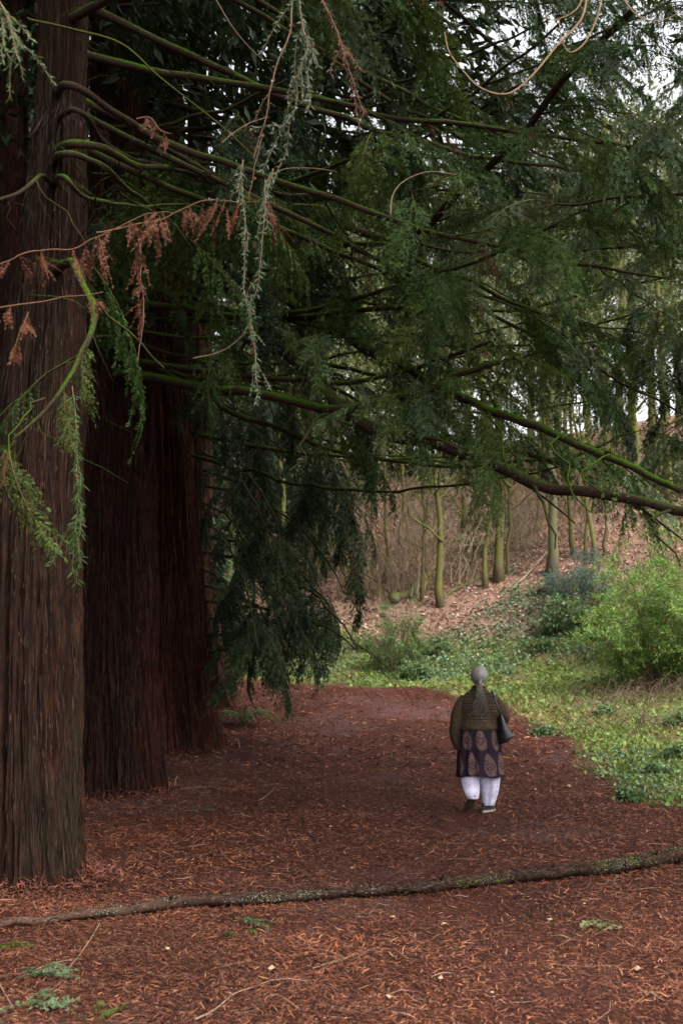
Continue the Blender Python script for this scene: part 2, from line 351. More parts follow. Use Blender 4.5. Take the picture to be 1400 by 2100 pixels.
# verge: grass blades and small leaves
def verge(n, yr, seed, lmax, label, spread=.72):
    r = np.random.default_rng(seed); y = yr[0] + (yr[1] - yr[0]) * r.random(n); x = (r.random(n) * 2 - 1) * (y * spread * .5 + 1)
    dens = sstep(.36, .6, fbm(xyz(x, y) * 1.1, 3, 77))
    k = r.random(n) < green(x, y) * (1 - hillleaf(x, y)) * (.25 + .75 * dens); x, y = x[k], y[k]; n = len(x)
    z = H(x, y); yaw = r.random(n) * 6.283; pit = .15 + r.random(n) * .9
    d = np.stack([np.cos(yaw) * np.cos(pit), np.sin(yaw) * np.cos(pit), np.sin(pit)], -1)
    nr = np.stack([r.normal(size=n), r.normal(size=n), np.ones(n) * 1.5], -1)
    broad = r.random(n) < .45
    ln = np.where(broad, .03 + .04 * r.random(n), .05 + lmax * r.random(n)) * (1 + y / 60); w = np.where(broad, ln * .7, .006 + .006 * r.random(n)) * (1 + y / 30)
    t = fbm(xyz(x, y) * .6, 3, 55)[:, None]
    a = np.array([.85, 1.0, .75]); bb = np.array([1.25, 1.15, .55]); dry = np.array([1.5, .85, .9])
    c = (a * (1 - t) + bb * t) * (.6 + .8 * r.random((n, 1))); q = r.random(n) <   .12 + .45 * sstep(.54, .66, fbm(xyz(x, y) * .8, 3, 91)); c[q] = dry * (.6 + .8 * r.random((q.sum(), 1)))
    mb = MB(); kites(mb, np.stack([x, y, z + .005], -1), d, ln, w, nr, c)
    put('grass', mb, M_grass, kind='stuff', smooth=False, label=label, cat='grass')
verge(90000, (11, 22), 41, .10, 'short green grass and clover edging the path near the person')
verge(120000, (22, 42), 42, .16, 'pale green grass at the foot of the wooded slope')

# ivy and low leaves climbing the slope
def ivy(n, seed, f, label, size=(.05, .11), spread=.75, yr=(30, 50), hh=.2):
    r = np.random.default_rng(seed); y = yr[0] + (yr[1] - yr[0]) * r.random(n); x = (r.random(n) * 2 - 1) * y * spread * .5
    k = r.random(n) < f(x, y); x, y = x[k], y[k]; n = len(x); z = H(x, y) + hh * r.random(n) ** 1.5
    d = r.normal(size=(n, 3)); d[:, 2] *= .5; nr = r.normal(size=(n, 3)) * .6 + np.array([0, -.5, 1]); ln = size[0] + (size[1] - size[0]) * r.random(n)
    c = np.array([1, 1, 1.0]) * (.5 + 1.0 * r.random((n, 1))); mb = MB(); kites(mb, np.stack([x, y, z], -1), d, ln, ln * .8, nr, c, fold=.15)
    put('ivy', mb, M_ivy, kind='stuff', smooth=False, label=label, cat='ivy')
def blob(px, py, r, k=1.0):
    q = G(px, py); return lambda x, y: k * sstep(r * 1.15, r * .5, np.hypot(x - q[0], (y - q[1]) * .55) + (fbm(xyz(x, y) * 1.4, 3, 3) - .5) * r * 1.2)
def union(*fs): return lambda x, y: np.maximum.reduce([f(x, y) for f in fs])
ivy(160000, 61, union(blob(1110, 1260, 1.7), blob(1040, 1310, 1.6, .7), blob(1180, 1300, 1.5, .8), blob(960, 1345, 1.5, .6)), 'grey green ivy spreading over the foot of the slope')
ivy(120000, 62, union(blob(700, 1330, 2.2, .5), blob(640, 1350, 2.2, .5), blob(900, 1370, 1.4, .6), blob(1000, 1120, 2.4, .5), blob(940, 1060, 3, .4)), 'low green leaves scattered under the thin trees', yr=(28, 66))
ivy(60000, 63, union(blob(1290, 1560, .8, .8), blob(1360, 1610, .8, .8), blob(1130, 1500, .5, .6), blob(1250, 1440, .7, .6)), 'small green ground leaves beside the path edge', size=(.03, .07), yr=(14, 32), hh=.1)

# ------------------------------------------------------------------ foliage sprays (shared meshes)
def frond(mb, r, p, d, L, up, n=11, ll=.05, lw=.009, droop=.35, tint=1.0, stem=True):
    d = d / np.linalg.norm(d); up = up / np.linalg.norm(up); s = np.cross(up, d); s /= np.linalg.norm(s) + 1e-9
    t = np.linspace(0, 1, n); bendv = (r.random() - .5) * .35
    pts = p + d * (t * L)[:, None] + np.array([0, 0, -1.0]) * (droop * L * t ** 2)[:, None] + s * (bendv * L * t ** 2)[:, None]
    T = np.gradient(pts, axis=0); T /= np.linalg.norm(T, axis=1)[:, None]
    if stem:
        w = .004 * (1 - t * .7)[:, None]; v = np.concatenate([pts - s * w / 2, pts + s * w / 2]); k = np.arange(n - 1)
        mb.add(v, np.stack([k, k + 1, k + 1 + n, k + n], -1), (1.5, .9, .7))
    prof = np.clip(np.sin(np.pi * (t * .82 + .14)), .15, 1)
    B, D, LL = [], [], []
    for sg in (-1, 1):
        q = pts + T * ((r.random(n) - .5) * L / n)[:, None]
        dd = T * .75 + sg * s * (.62 + .25 * r.random(n))[:, None] + r.normal(size=(n, 3)) * .12; dd[:, 2] -= .18
        B.append(q); D.append(dd); LL.append(ll * prof * (.75 + .5 * r.random(n)))
    B.append(pts[-1:]); D.append(T[-1:]); LL.append(np.array([ll]))
    B, D, LL = np.concatenate(B), np.concatenate(D), np.concatenate(LL)
    nr = np.tile(up, (len(B), 1)) + r.normal(size=(len(B), 3)) * .45
    c = np.array([1, 1, 1.0]) * (tint * (.6 + .7 * r.random((len(B), 1))))
    kites(mb, B, D, LL, lw * .6 * (.7 + .6 * r.random(len(B))), nr, c, fold=.1)
    Dn = D / np.linalg.norm(D, axis=1)[:, None]; Sd = np.cross(nr, Dn); Sd /= np.linalg.norm(Sd, axis=1)[:, None]
    for a_, sg in ((.22, 1), (.38, -1), (.55, 1), (.7, -1)):
        kites(mb, B + Dn * (LL * a_)[:, None], Dn * .8 + Sd * sg * .7 + r.normal(size=B.shape) * .1, LL * (.62 - .35 * a_), lw * .42, nr, c * (.85 + .3 * r.random((len(B), 1))), fold=.1)
def spray(seed, mat, L=1.0, nf=17, droop=.3, fl=(.22, .42), ll=.07, lw=.021, fn=10, hang=.2):
    r = np.random.default_rng(seed); mb = MB(); t = np.linspace(0, 1, 9); bend = (r.random() - .5) * .5
    pts = np.stack([t * L, bend * L * t ** 2, -droop * L * t ** 2 + .05 * L * t], -1)
    tube(mb, pts, .006 * (1 - .75 * t), 4, (1.6, .9, .7), caps=False)
    T = np.gradient(pts, axis=0)
    for k in range(nf):
        a = .08 + .92 * (k + r.random() * .6) / nf; p = np.array([np.interp(a, t, pts[:, q]) for q in range(3)]); d = np.array([np.interp(a, t, T[:, q]) for q in range(3)]); d /= np.linalg.norm(d)
        sg = 1 if k % 2 else -1; s = np.cross([0, 0, 1.0], d); s /= np.linalg.norm(s)
        dd = d * (.8 + .3 * a) + s * sg * (.75 - .45 * a) * (1 + .3 * r.normal()); dd[2] -= hang * (.2 + r.random())
        l = (fl[0] + (fl[1] - fl[0]) * r.random()) * (1 - .45 * abs(a - .35))
        up = np.array([0, 0, 1.0]) + r.normal(size=3) * .35
        frond(mb, r, p, dd, l, up, fn, ll, lw, droop=.1 + .35 * r.random(), tint=.75 + .5 * r.random())
    return mb.mesh('foliage_spray', mat, False)
SPR = [spray(100 + k, M_leaf) for k in range(7)]
SPR_P = [spray(120 + k, M_leafpale, L=.9, nf=14) for k in range(3)]
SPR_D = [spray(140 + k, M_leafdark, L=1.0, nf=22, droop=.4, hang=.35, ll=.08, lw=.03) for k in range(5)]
SPR_X = [spray(160 + k, M_deadtan, L=.5, nf=9, hang=.9, fl=(.10, .2), ll=.03, lw=.010) for k in range(3)]
SPR_F = [spray(180 + k, M_leafdark, L=1.7, nf=24, droop=.5, hang=.5, fl=(.35, .6), ll=.11, lw=.03, fn=9) for k in range(4)]

RNG = np.random.default_rng(7); SC = {}
def clear_below(p, curtain=False):
    """browse line of the canopy: True where the row keeps its view under the boughs"""
    d = np.array(p) - [0, 0, CAM_H]; w = d[1] * cp + d[2] * sp_; px = 700 + FPX * d[0] / w; py = 1050 - FPX * (d[2] * cp - d[1] * sp_) / w
    if curtain: return py > np.interp(px, [300, 425, 465, 560, 680, 735, 760, 1500], [760, 960, 1330, 1300, 1270, 1200, 800, 800])
    return py > np.interp(px, [-200, 180, 215, 390, 430, 600, 760, 860, 1000, 1150, 1300, 1500], [1040, 1020, 560, 600, 860, 900, 850, 820, 880, 930, 950, 960])
def twist(r, p, d, L, n=7, sag=.1, wob=.08):
    t = np.linspace(0, 1, n); d = d / np.linalg.norm(d); s = np.cross(d, [0, 0, 1.0]); s /= np.linalg.norm(s) + 1e-9
    w = np.cumsum(r.normal(size=n)) * wob * L / n
    return p + d * (t * L)[:, None] + s * w[:, None] - np.array([0, 0, 1.0]) * (sag * L * t ** 2)[:, None]
def limb(tree, pts, r0, r1, nspr, f0=.35, side=(.5, 1.3), lib=None, mat=None, nside=None, scale=(.8, 1.25), droop=.25, pale=.12, dead=.10, seed=None, label=None, lib2=None, name='limb'):
    r = np.random.default_rng(seed if seed is not None else RNG.integers(1e9)); lib = lib or SPR
    c = catmull(pts, 7); n = len(c); t = np.linspace(0, 1, n)
    c = c + (np.stack([fbm(c * 1.5 + 7 * q, 3, q) for q in range(3)], -1) - .5) * .17 * np.minimum(1, t * 4)[:, None]
    mb = MB(); tube(mb, c, r0 + (r1 - r0) * t ** .8, 9, rough=.12)
    T = np.gradient(c, axis=0); T /= np.linalg.norm(T, axis=1)[:, None]
    ln = np.linalg.norm(np.diff(c, axis=0), axis=1).sum(); nside = nside if nside is not None else max(3, nspr // 3)
    places = []
    for k in range(nside):
        a = f0 * .6 + (1 - f0 * .6) * (k + r.random()) / nside; q = min(n - 1, int(a * (n - 1))); s = np.cross(T[q], [0, 0, 1.0]); s /= np.linalg.norm(s) + 1e-9
        sg = 1 if k % 2 else -1; d = T[q] * (.6 + .4 * r.random()) + s * sg * (.5 + .5 * r.random()) + np.array([0, 0, (r.random() - .6) * .6])
        l = side[0] + (side[1] - side[0]) * r.random(); l *= min(1, ln / 3)
        tw = twist(r, c[q], d, l, 8, sag=droop * .8, wob=.5); tube(mb, tw, (r0 + (r1 - r0) * a) * .3 * (1 - .75 * np.linspace(0, 1, 8)) + .003, 5, caps=False)
        places.append(tw)
    for k in range(16):
        q = r.integers(3, n); tw = twist(r, c[q], T[q] * .5 + r.normal(size=3) * .7 - np.array([0, 0, .3]), .15 + .5 * r.random(), 6, sag=.3, wob=1.0)
        tube(mb, tw, .0035 * (1 - .6 * np.linspace(0, 1, 6)), 3, caps=False)
    o = put(name, mb, mat or M_limb, tree, label=label)
    for k in range(nspr):
        if SC.get(tree.name, 0) >= 298: break
        if places and r.random() < .75:
            tw = places[r.integers(len(places))]; q = r.integers(2, 8); p = tw[q]; d = tw[q] - tw[q - 1]
        else:
            a = f0 + (1 - f0) * r.random(); q = min(n - 1, int(a * (n - 1))); p = c[q]; d = T[q].copy()
        if clear_below(p, lib is SPR_D and tree is t4): continue
        d = d / np.linalg.norm(d); s = np.cross(d, [0, 0, 1.0]); d = d + s * r.normal() * .6; d[2] -= droop * (.3 + r.random())
        u = r.random(); lb = SPR_X if u < dead else (SPR_P if u < dead + pale else lib)
        if lib is SPR_F and u >= dead: lb = lib
        me = lb[r.integers(len(lb))]
        link('foliage_spray', me, o, frame(p, d, r.normal() * .35, scale[0] + (scale[1] - scale[0]) * r.random()))
        SC[tree.name] = SC.get(tree.name, 0) + 1
    return o
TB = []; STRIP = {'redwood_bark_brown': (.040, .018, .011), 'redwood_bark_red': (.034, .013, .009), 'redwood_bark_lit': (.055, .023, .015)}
def trunk(tree, pts, rad, mat, seed, seg=400, rows=260, ridge=.05, flare=.35, fh=.9, lump=1.0, pits=0):
    """ridged fibrous trunk, fluted and flared at the foot"""
    c = catmull(pts, 10); tt = np.linspace(0, 1, len(c)); u = np.linspace(0, 1, rows) ** 1.25
    C = np.stack([np.interp(u, tt, c[:, k]) for k in range(3)], -1); R = np.interp(u, np.linspace(0, 1, len(rad)), rad)
    z0 = C[0, 2]; a = np.arange(seg) / seg * 2 * math.pi; hz = (C[:, 2] - z0)[:, None]
    A, _ = np.meshgrid(a, u); fl = np.exp(-hz / fh)
    twist_ = A + .02 * hz
    lob = .5 + .5 * np.sin(twist_ * 5 + seed + 1.5 * np.sin(twist_ * 2 + seed))
    q = np.stack([np.cos(twist_) * 7, np.sin(twist_) * 7, np.broadcast_to(hz * .55, A.shape)], -1)
    q2 = np.stack([np.cos(twist_) * 22, np.sin(twist_) * 22, np.broadcast_to(hz * 1.6, A.shape)], -1)
    rd = 1 - np.abs(fbm(q, 3, seed) - .5) * 4; rd2 = 1 - np.abs(fbm(q2, 3, seed + 9) - .5) * 4
    rr = R[:, None] * (1 + flare * fl * (.45 + .8 * lob) + .05 * lob * np.exp(-hz / 4)) + ridge * (.8 * rd + .55 * rd2 - .5) + ridge * 3.0 * fl * (fbm(np.stack([np.cos(A) * 2.4, np.sin(A) * 2.4, np.broadcast_to(hz * 2.2, A.shape)], -1), 4, seed + 20) - .5) + ridge * .9 * (fbm(np.stack([np.cos(A) * 3, np.sin(A) * 3, np.broadcast_to(hz * 1.2, A.shape)], -1), 3, seed + 30) - .5)
    rr = rr + lump * .035 * np.exp(-hz / 1.3) * (fbm(np.stack([np.cos(A) * 3.5, np.sin(A) * 3.5, np.broadcast_to(hz * 3.2, A.shape)], -1), 4, seed + 41) - .5) * 2
    rp = np.random.default_rng(seed)
    for _ in range(pits):
        pa, pz, ps_ = -2.6 + 2.6 * rp.random(), .2 + 5.5 * rp.random() ** 1.4, .018 + .03 * rp.random()
        e2 = ((A - pa) * R[:, None]) ** 2 / (ps_ * 1.5) ** 2 + (hz - pz) ** 2 / ps_ ** 2; rr = rr - .05 * np.exp(-e2) + .02 * np.exp(-e2 / 5)
    v = np.stack([C[:, 0, None] + rr * np.cos(A), C[:, 1, None] + rr * np.sin(A), C[:, 2, None] + 0 * A], -1).reshape(-1, 3)
    i = np.arange(rows - 1)[:, None] * seg; j = np.arange(seg)[None]; j2 = (j + 1) % seg
    f = np.stack([i + j, i + j2, i + seg + j2, i + seg + j], -1).reshape(-1, 4)
    tint = (.55 + .9 * fbm(q * .5, 3, seed + 3))[..., None] * np.array([1, 1, 1.0])
    warm = sstep(.5, .62, fbm(q * .35, 3, seed + 5))[..., None]; tint = tint * (1 + warm * np.array([.35, -.05, -.1]))
    TB.append((pts[0] + 0, float(R[0] * (1 + flare * .7)))); mb = MB(); mb.add(v, f, tint.reshape(-1, 3)); o = put('trunk', mb, mat, tree)
    if seg >= 300:                                  # torn fibrous strips standing proud of the bark
        n = 6000; g = v.reshape(rows, seg, 3); ri = (rp.random(n) ** 1.2 * (rows - 60)).astype(int) + 1; ci = rp.integers(0, seg, n)
        b_ = g[ri, ci]; out_ = b_ - C[ri]; out_[:, 2] = 0; out_ /= np.linalg.norm(out_, axis=1)[:, None]
        D = g[np.minimum(ri + 6, rows - 1), ci] - b_; D /= np.linalg.norm(D, axis=1)[:, None]; D = D * rp.choice([-1, 1], n)[:, None] + rp.normal(size=(n, 3)) * .05 + out_ * (.01 + .04 * rp.random((n, 1)))
        cc = (np.array(STRIP[mat.name]) * (.3 + 1.1 * rp.random((n, 1)) ** 1.5)); ms = MB()
        kites(ms, b_ + out_ * .004, D, .06 + .30 * rp.random(n) ** 3, .006 + .012 * rp.random(n), out_ + rp.normal(size=(n, 3)) * .35, cc, fold=.12)
        put('bark_strips', ms, M_litter, o, smooth=False, kind='stuff')
    return o

def crown_mesh(seed, mat, z0, z1, R, nl, per, ls, droop=.3, rise=-.1, col=1.0, shape=.8, cone=True, cl=.35, twigmat=None):
    """crown of many limbs with small leaf faces clustered along them; local coordinates, base at z 0"""
    r = np.random.default_rng(seed); mb = MB(); B = []; D = []
    for k in range(nl):
        t = (k + r.random()) / nl; z = z0 + (z1 - z0) * t; az = r.random() * 6.283
        Lm = R * ((1 - t) ** shape if cone else math.sin(math.pi * (.15 + .8 * t))) * (.7 + .5 * r.random()) + .3
        d = np.array([math.cos(az), math.sin(az), rise + .2 * r.normal()]); pts = twist(r, np.array([0, 0, z]), d, Lm, 8, sag=droop, wob=.5)
        n = int(per * Lm / R) + 8; a = .2 + .8 * r.random(n) ** .7
        p = np.stack([np.interp(a, np.linspace(0, 1, 8), pts[:, q]) for q in range(3)], -1)
        off = r.normal(size=(n, 3)) * np.array([cl, cl, cl * .45]) * (Lm / R * .6 + .5); off[:, 2] -= np.abs(r.normal(size=n)) * cl * .5
        B.append(p + off); dd = d + r.normal(size=(n, 3)) * .7; dd[:, 2] -= .5; D.append(dd)
    B = np.concatenate(B); D = np.concatenate(D); n = len(B)
    nr = r.normal(size=(n, 3)) * .7 + np.array([0, 0, 1.0]); l = ls * (.6 + .9 * r.random(n))
    c = np.array([1, 1, 1.0]) * col * (.55 + .8 * r.random((n, 1))) * (.75 + .5 * fbm(B * 1.2, 2, seed)[:, None])
    kites(mb, B, D, l, l * .36, nr, c, fold=.1); return mb.mesh('crown', mat, False)

# ------------------------------------------------------------------ the big conifers
def at(px, py): q = G(px, py); q[2] = H(q[0], q[1]); return q
b1 = at(58, 1800); b2 = at(245, 1620); b3 = at(372, 1535); b4 = at(415, 1500); b0 = at(-10, 1640)
t1 = root('giant_conifer', b1, 'nearest brown barked conifer with pitted fluted base beside the fallen branch', 'tree', 'giant conifers in a row')
t2 = root('giant_conifer', b2, 'second conifer of the row, darkest red trunk with long mossy limbs', 'tree', 'giant conifers in a row')
t3 = root('giant_conifer', b3, 'third conifer of the row, red flared trunk lit on its path side', 'tree', 'giant conifers in a row')
t4 = root('giant_conifer', b4 + np.array([.3, 3.0, 0]), 'slim reddish conifer peeking out behind the third trunk with drooping dark foliage', 'tree', 'giant conifers in a row')
t0 = root('giant_conifer', b0, 'dark red conifer mostly hidden behind the nearest trunk', 'tree', 'giant conifers in a row')
def up(b, x_of, Yk):                                # axis through picture columns at rising heights
    return [b - np.array([0, 0, .25])] + [P(px, py, Yk) for px, py in x_of]
Y1, Y2, Y3 = b1[1], b2[1], b3[1]
def wpx(w, Y): return w / FPX * Y
trunk(t1, up(b1, [(60, 1200), (95, 700), (122, 300), (130, 0), (150, -1800)], Y1), [wpx(98, Y1), wpx(98, Y1), wpx(72, Y1), wpx(48, Y1), wpx(42, Y1), wpx(30, Y1)], M_bark1, 3, ridge=.065, flare=.22, fh=.4, lump=1.7, pits=46)
trunk(t2, up(b2, [(240, 1200), (245, 700), (245, 200), (245, -300), (245, -1500)], Y2), [wpx(74, Y2), wpx(74, Y2), wpx(64, Y2), wpx(52, Y2), wpx(46, Y2), wpx(30, Y2)], M_bark2, 11, ridge=.085, flare=.42, fh=.7)
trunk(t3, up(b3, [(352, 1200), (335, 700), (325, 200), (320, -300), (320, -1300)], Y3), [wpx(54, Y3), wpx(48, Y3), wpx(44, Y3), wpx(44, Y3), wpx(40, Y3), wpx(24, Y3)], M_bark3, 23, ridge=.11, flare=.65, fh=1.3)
Y4 = b4[1] + 3
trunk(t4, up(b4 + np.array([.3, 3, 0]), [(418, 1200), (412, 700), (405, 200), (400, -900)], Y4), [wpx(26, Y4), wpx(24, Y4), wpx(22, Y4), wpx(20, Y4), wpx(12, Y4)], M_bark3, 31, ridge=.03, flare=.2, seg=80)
Y0 = b0[1]
trunk(t0, up(b0, [(-5, 1200), (5, 700), (10, 200), (10, -1500)], Y0), [wpx(70, Y0), wpx(62, Y0), wpx(52, Y0), wpx(46, Y0), wpx(30, Y0)], M_bark2, 47, ridge=.04, flare=.2, seg=90)
def debris():
    r = np.random.default_rng(31); mb = MB()
    for b_, R_ in TB[:5]:
        n = 5200; a = r.random(n) * 6.283; d_ = R_ * .8 + np.abs(r.normal(size=n)) * .28; x = b_[0] + np.cos(a) * d_; y = b_[1] + np.sin(a) * d_
        z = H(x, y) + .16 * np.exp(-(d_ - R_ * .8) / .22) * r.random(n) ** .6; D = r.normal(size=(n, 3)); D[:, 2] *= .45; nr = r.normal(size=(n, 3)) * .6 + np.array([0, 0, 1.0])
        c = np.array([[.13, .042, .026], [.08, .028, .02], [.19, .065, .038]])[r.integers(0, 3, n)] * (.5 + .9 * r.random((n, 1)))
        kites(mb, np.stack([x, y, z], -1), D, .03 + .10 * r.random(n) ** 2, .006 + .010 * r.random(n), nr, c)
    put('bark_debris', mb, M_litter, kind='stuff', smooth=False, label='flakes of bark and needles piled round the foot of the giant trunks', cat='bark debris')
debris()
def PL(*a): return [P(*q) for q in a]
# limbs the photograph shows leaving the nearest trunk
for pts, r0, r1, ns, mt in [
    (((150, 180, 9.3), (280, 250, 10), (350, 310, 10.6), (480, 375, 11.5), (640, 400, 13)), .04, .018, 8, M_limbbare),
    (((155, 235, 9.2), (220, 290, 9.8), (330, 335, 10.5), (440, 375, 11.5), (600, 420, 12.5)), .028, .012, 7, M_limbbare),
    (((150, 303, 9.2), (260, 320, 9.9), (400, 358, 11), (520, 400, 12), (700, 430, 13.5)), .045, .015, 8, M_limb),
    (((130, 322, 9.0), (200, 345, 9.4), (280, 392, 10), (345, 430, 10.8), (500, 470, 12)), .036, .012, 6, M_limb),
    (((128, 365, 8.9), (165, 402, 9.0), (230, 414, 9.5), (350, 417, 10.5), (500, 440, 12)), .026, .010, 5, M_limb),
    (((150, 545, 8.8), (190, 610, 8.4), (195, 680, 8.2), (165, 745, 8.0), (100, 830, 7.8), (20, 900, 7.6)), .045, .008, 9, M_limb),
    (((75, 365, 9.0), (0, 400, 8.6), (-120, 420, 8.3)), .022, .012, 3, M_limbbare),
]:
    pts = ((112, pts[0][1] + 12, Y1),) + pts        # rooted in the wood of the trunk
    limb(t1, PL(*pts), r0, r1, ns, f0=.55, mat=mt, droop=.4, pale=0 if ns == 9 else .12, scale=(.4, .7) if ns == 9 else (.8, 1.2))
# long mossy limbs of the second trunk
for pts, r0, r1, ns, mt in [
    (((230, 560, 15), (270, 585, 14.6), (400, 615, 14), (560, 650, 13.2), (700, 690, 12.5)), .05, .02, 8, M_limb),
    (((230, 610, 15), (330, 630, 14.2), (500, 645, 13.4), (640, 652, 12.8), (760, 640, 12.2), (880, 622, 11.8), (960, 590, 11.5)), .055, .02, 8, M_limb),
    (((230, 670, 14.8), (350, 690, 14), (560, 700, 13), (720, 700, 12.4), (860, 690, 12)), .03, .01, 6, M_limb),
    (((235, 735, 14.8), (400, 760, 13.8), (600, 783, 12.6), (740, 780, 12), (860, 745, 11.6), (1010, 690, 11)), .045, .018, 7, M_limb),
    (((240, 765, 14.8), (400, 790, 13.4), (550, 820, 12.4), (700, 835, 11.8), (840, 810, 11.3), (930, 765, 11), (1030, 735, 10.7)), .065, .028, 8, M_limb),
    (((330, 470, 15), (480, 600, 14), (600, 740, 12.8), (700, 830, 12), (760, 870, 11.6), (880, 905, 11), (1000, 950, 10.5), (1130, 990, 10), (1280, 1020, 9.5), (1480, 1060, 9)), .095, .038, 26, M_limbbare),
    (((480, 530, 14.5), (600, 620, 13.5), (700, 690, 12.8), (800, 745, 12), (900, 785, 11.4), (1000, 840, 10.8), (1110, 880, 10.2), (1200, 920, 9.8), (1400, 1000, 9.2)), .075, .028, 24, M_limb),
    (((300, 400, 14.8), (450, 450, 14), (640, 492, 13), (790, 500, 12.2), (920, 560, 11.8), (1100, 640, 11)), .05, .018, 16, M_limb),
    (((700, 460, 13), (820, 490, 12.2), (920, 420, 11.4), (1060, 280, 10.4), (1190, 130, 9.6), (1300, 20, 9)), .05, .03, 16, M_limbbare),
    (((820, 490, 12.2), (930, 512, 11.8), (1020, 515, 11.4), (1110, 532, 11)), .02, .008, 4, M_limbbare),
    (((760, 870, 11.6), (900, 900, 11.3), (1060, 935, 11), (1170, 960, 10.8), (1260, 975, 10.5)), .035, .014, 14, M_limbbare),
]:
    limb(t2, PL(*pts), r0, r1, ns, f0=.42, mat=mt, droop=.35)
# further limbs radiating from each trunk
def fill(tree, base, n, az, z, Ls, nspr, seed, lib=None, sag=(.0, .18), slope=(0, .25), **kw):
    r = np.random.default_rng(seed)
    for k in range(n):
        a = math.radians(az[0] + (az[1] - az[0]) * r.random()); zz = z[0] + (z[1] - z[0]) * (k + r.random()) / n; Lm = Ls[0] + (Ls[1] - Ls[0]) * r.random()
        d = np.array([math.cos(a), math.sin(a), 0]); sg = sag[0] + (sag[1] - sag[0]) * r.random(); sl_ = slope[0] + (slope[1] - slope[0]) * r.random(); pts = []
        for t in (0, .2, .45, .7, .9, 1.0):
            pts.append(np.array([base[0], base[1], zz]) + d * Lm * t + np.array([0, 0, Lm * (-sg * math.sin(math.pi * t * .8) - sl_ * t + .08 * t * t)]))
        limb(tree, pts, .030 + .018 * r.random(), .010, nspr, lib=lib, seed=int(r.integers(1e9)), **kw)
fill(t2, b2, 13, (-50, 25), (5.8, 13.0), (5.5, 8.5), 10, 301, f0=.42, droop=.3)
fill(t1, b1, 17, (-45, 60), (6.3, 11.0), (4.5, 8.5), 11, 302, f0=.4, droop=.3, sag=(-.05, .1), slope=(.05, .38))
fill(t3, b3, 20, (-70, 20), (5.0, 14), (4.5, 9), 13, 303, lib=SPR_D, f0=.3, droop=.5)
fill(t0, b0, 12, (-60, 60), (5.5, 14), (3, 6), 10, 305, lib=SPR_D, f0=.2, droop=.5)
# drooping dark boughs of the slim conifer: the hanging curtain
r = np.random.default_rng(55)
for k in range(22):
    px0, py0 = 415, 620 + 34 * k; ex = 500 + 240 * r.random() ** .8; drop = 140 + 260 * r.random(); Ye = Y4 - 3 - 6 * r.random()
    if py0 + drop > 1330: drop = max(20, 1330 - py0)
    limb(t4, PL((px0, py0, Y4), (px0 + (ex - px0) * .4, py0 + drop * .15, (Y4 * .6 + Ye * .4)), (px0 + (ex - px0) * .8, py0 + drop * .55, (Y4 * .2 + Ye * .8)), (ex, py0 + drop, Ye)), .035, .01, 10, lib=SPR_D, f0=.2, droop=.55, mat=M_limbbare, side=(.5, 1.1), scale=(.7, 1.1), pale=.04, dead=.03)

# conifer standing beside the path out of the picture, its boughs reaching in
b5 = np.array([7.2, 9.0, float(H(7.2, 9.0))])
t5 = root('giant_conifer', b5, 'conifer beyond the frame edge whose grey green boughs reach over the verge', 'tree')
trunk(t5, [b5 - [0, 0, .3], b5 + [0, 0, 6], b5 + [.2, 0, 14], b5 + [.3, 0, 24]], [.5, .42, .3, .1], M_bark2, 71, seg=60, rows=60)
fill(t5, b5, 11, (125, 235), (4.8, 9.5), (3.6, 6.4), 15, 306, f0=.35, droop=.3, pale=.7, sag=(-.08, .08), mat=M_limbbare)

# upper crowns, added above the view to shade trunks and ground
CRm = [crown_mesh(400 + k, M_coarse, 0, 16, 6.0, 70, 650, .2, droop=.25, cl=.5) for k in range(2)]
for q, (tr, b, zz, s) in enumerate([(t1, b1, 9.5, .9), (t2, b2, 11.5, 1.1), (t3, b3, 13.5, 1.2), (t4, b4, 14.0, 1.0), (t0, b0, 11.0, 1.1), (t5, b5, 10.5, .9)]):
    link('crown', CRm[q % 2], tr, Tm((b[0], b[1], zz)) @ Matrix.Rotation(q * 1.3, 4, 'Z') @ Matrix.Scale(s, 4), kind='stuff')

# ------------------------------------------------------------------ wood behind
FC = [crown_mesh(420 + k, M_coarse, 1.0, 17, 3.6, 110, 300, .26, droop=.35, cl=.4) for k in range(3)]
def conifer(x, y, s, label, k, z0=0.0):
    p = np.array([x, y, float(H(x, y))]); o = root('conifer_tree', p, label, 'tree', 'conifers of the wood behind')
    mb = MB(); tube(mb, [p - [0, 0, .3], p + [0, 0, 8 * s], p + [.1, 0, 17 * s]], np.array([.28, .2, .04]) * s, 10, (1, 1, 1)); put('trunk', mb, M_bark2, o)
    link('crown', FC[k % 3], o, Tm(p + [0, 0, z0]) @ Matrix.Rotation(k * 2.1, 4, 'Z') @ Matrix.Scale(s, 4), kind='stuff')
spots = [(-9, 24, 1.2), (-13, 30, 1.4), (-6.5, 33, 1.2), (-16, 20, 1.3), (-10, 40, 1.4), (-3.5, 44, 1.1), (-18, 34, 1.4), (-9, 14, 1.2), (-12, 8, 1.2), (-14, 48, 1.5), (-4, 56, 1.3), (-8, 1, 1.2), (1, 64, 1.2)]  # those out of view at the left are added to darken the trunks
whr = ['dark conifer just behind the row of giant trunks', 'tall dark conifer deep in the wood behind the row', 'dark conifer filling the gap beside the slim trunk', 'dense conifer off beyond the hidden trunk', 'far dark conifer seen between hanging boughs', 'distant conifer above the thicket of bare shrubs', 'far conifer at the dark edge of the wood', 'unseen dark conifer added to shade the foot of the row', 'unseen dense conifer added to shade the nearest trunk', 'tall conifer at the back of the dark wood', 'distant conifer at the head of the valley', 'unseen conifer standing behind the viewpoint, added for shade', 'distant conifer on the slope above the thin trees', 'distant conifer on top of the wooded slope', 'pale distant conifer high above the bright bush', 'conifer rising behind the blue green shrub', 'conifer on the slope beyond the bright bush']
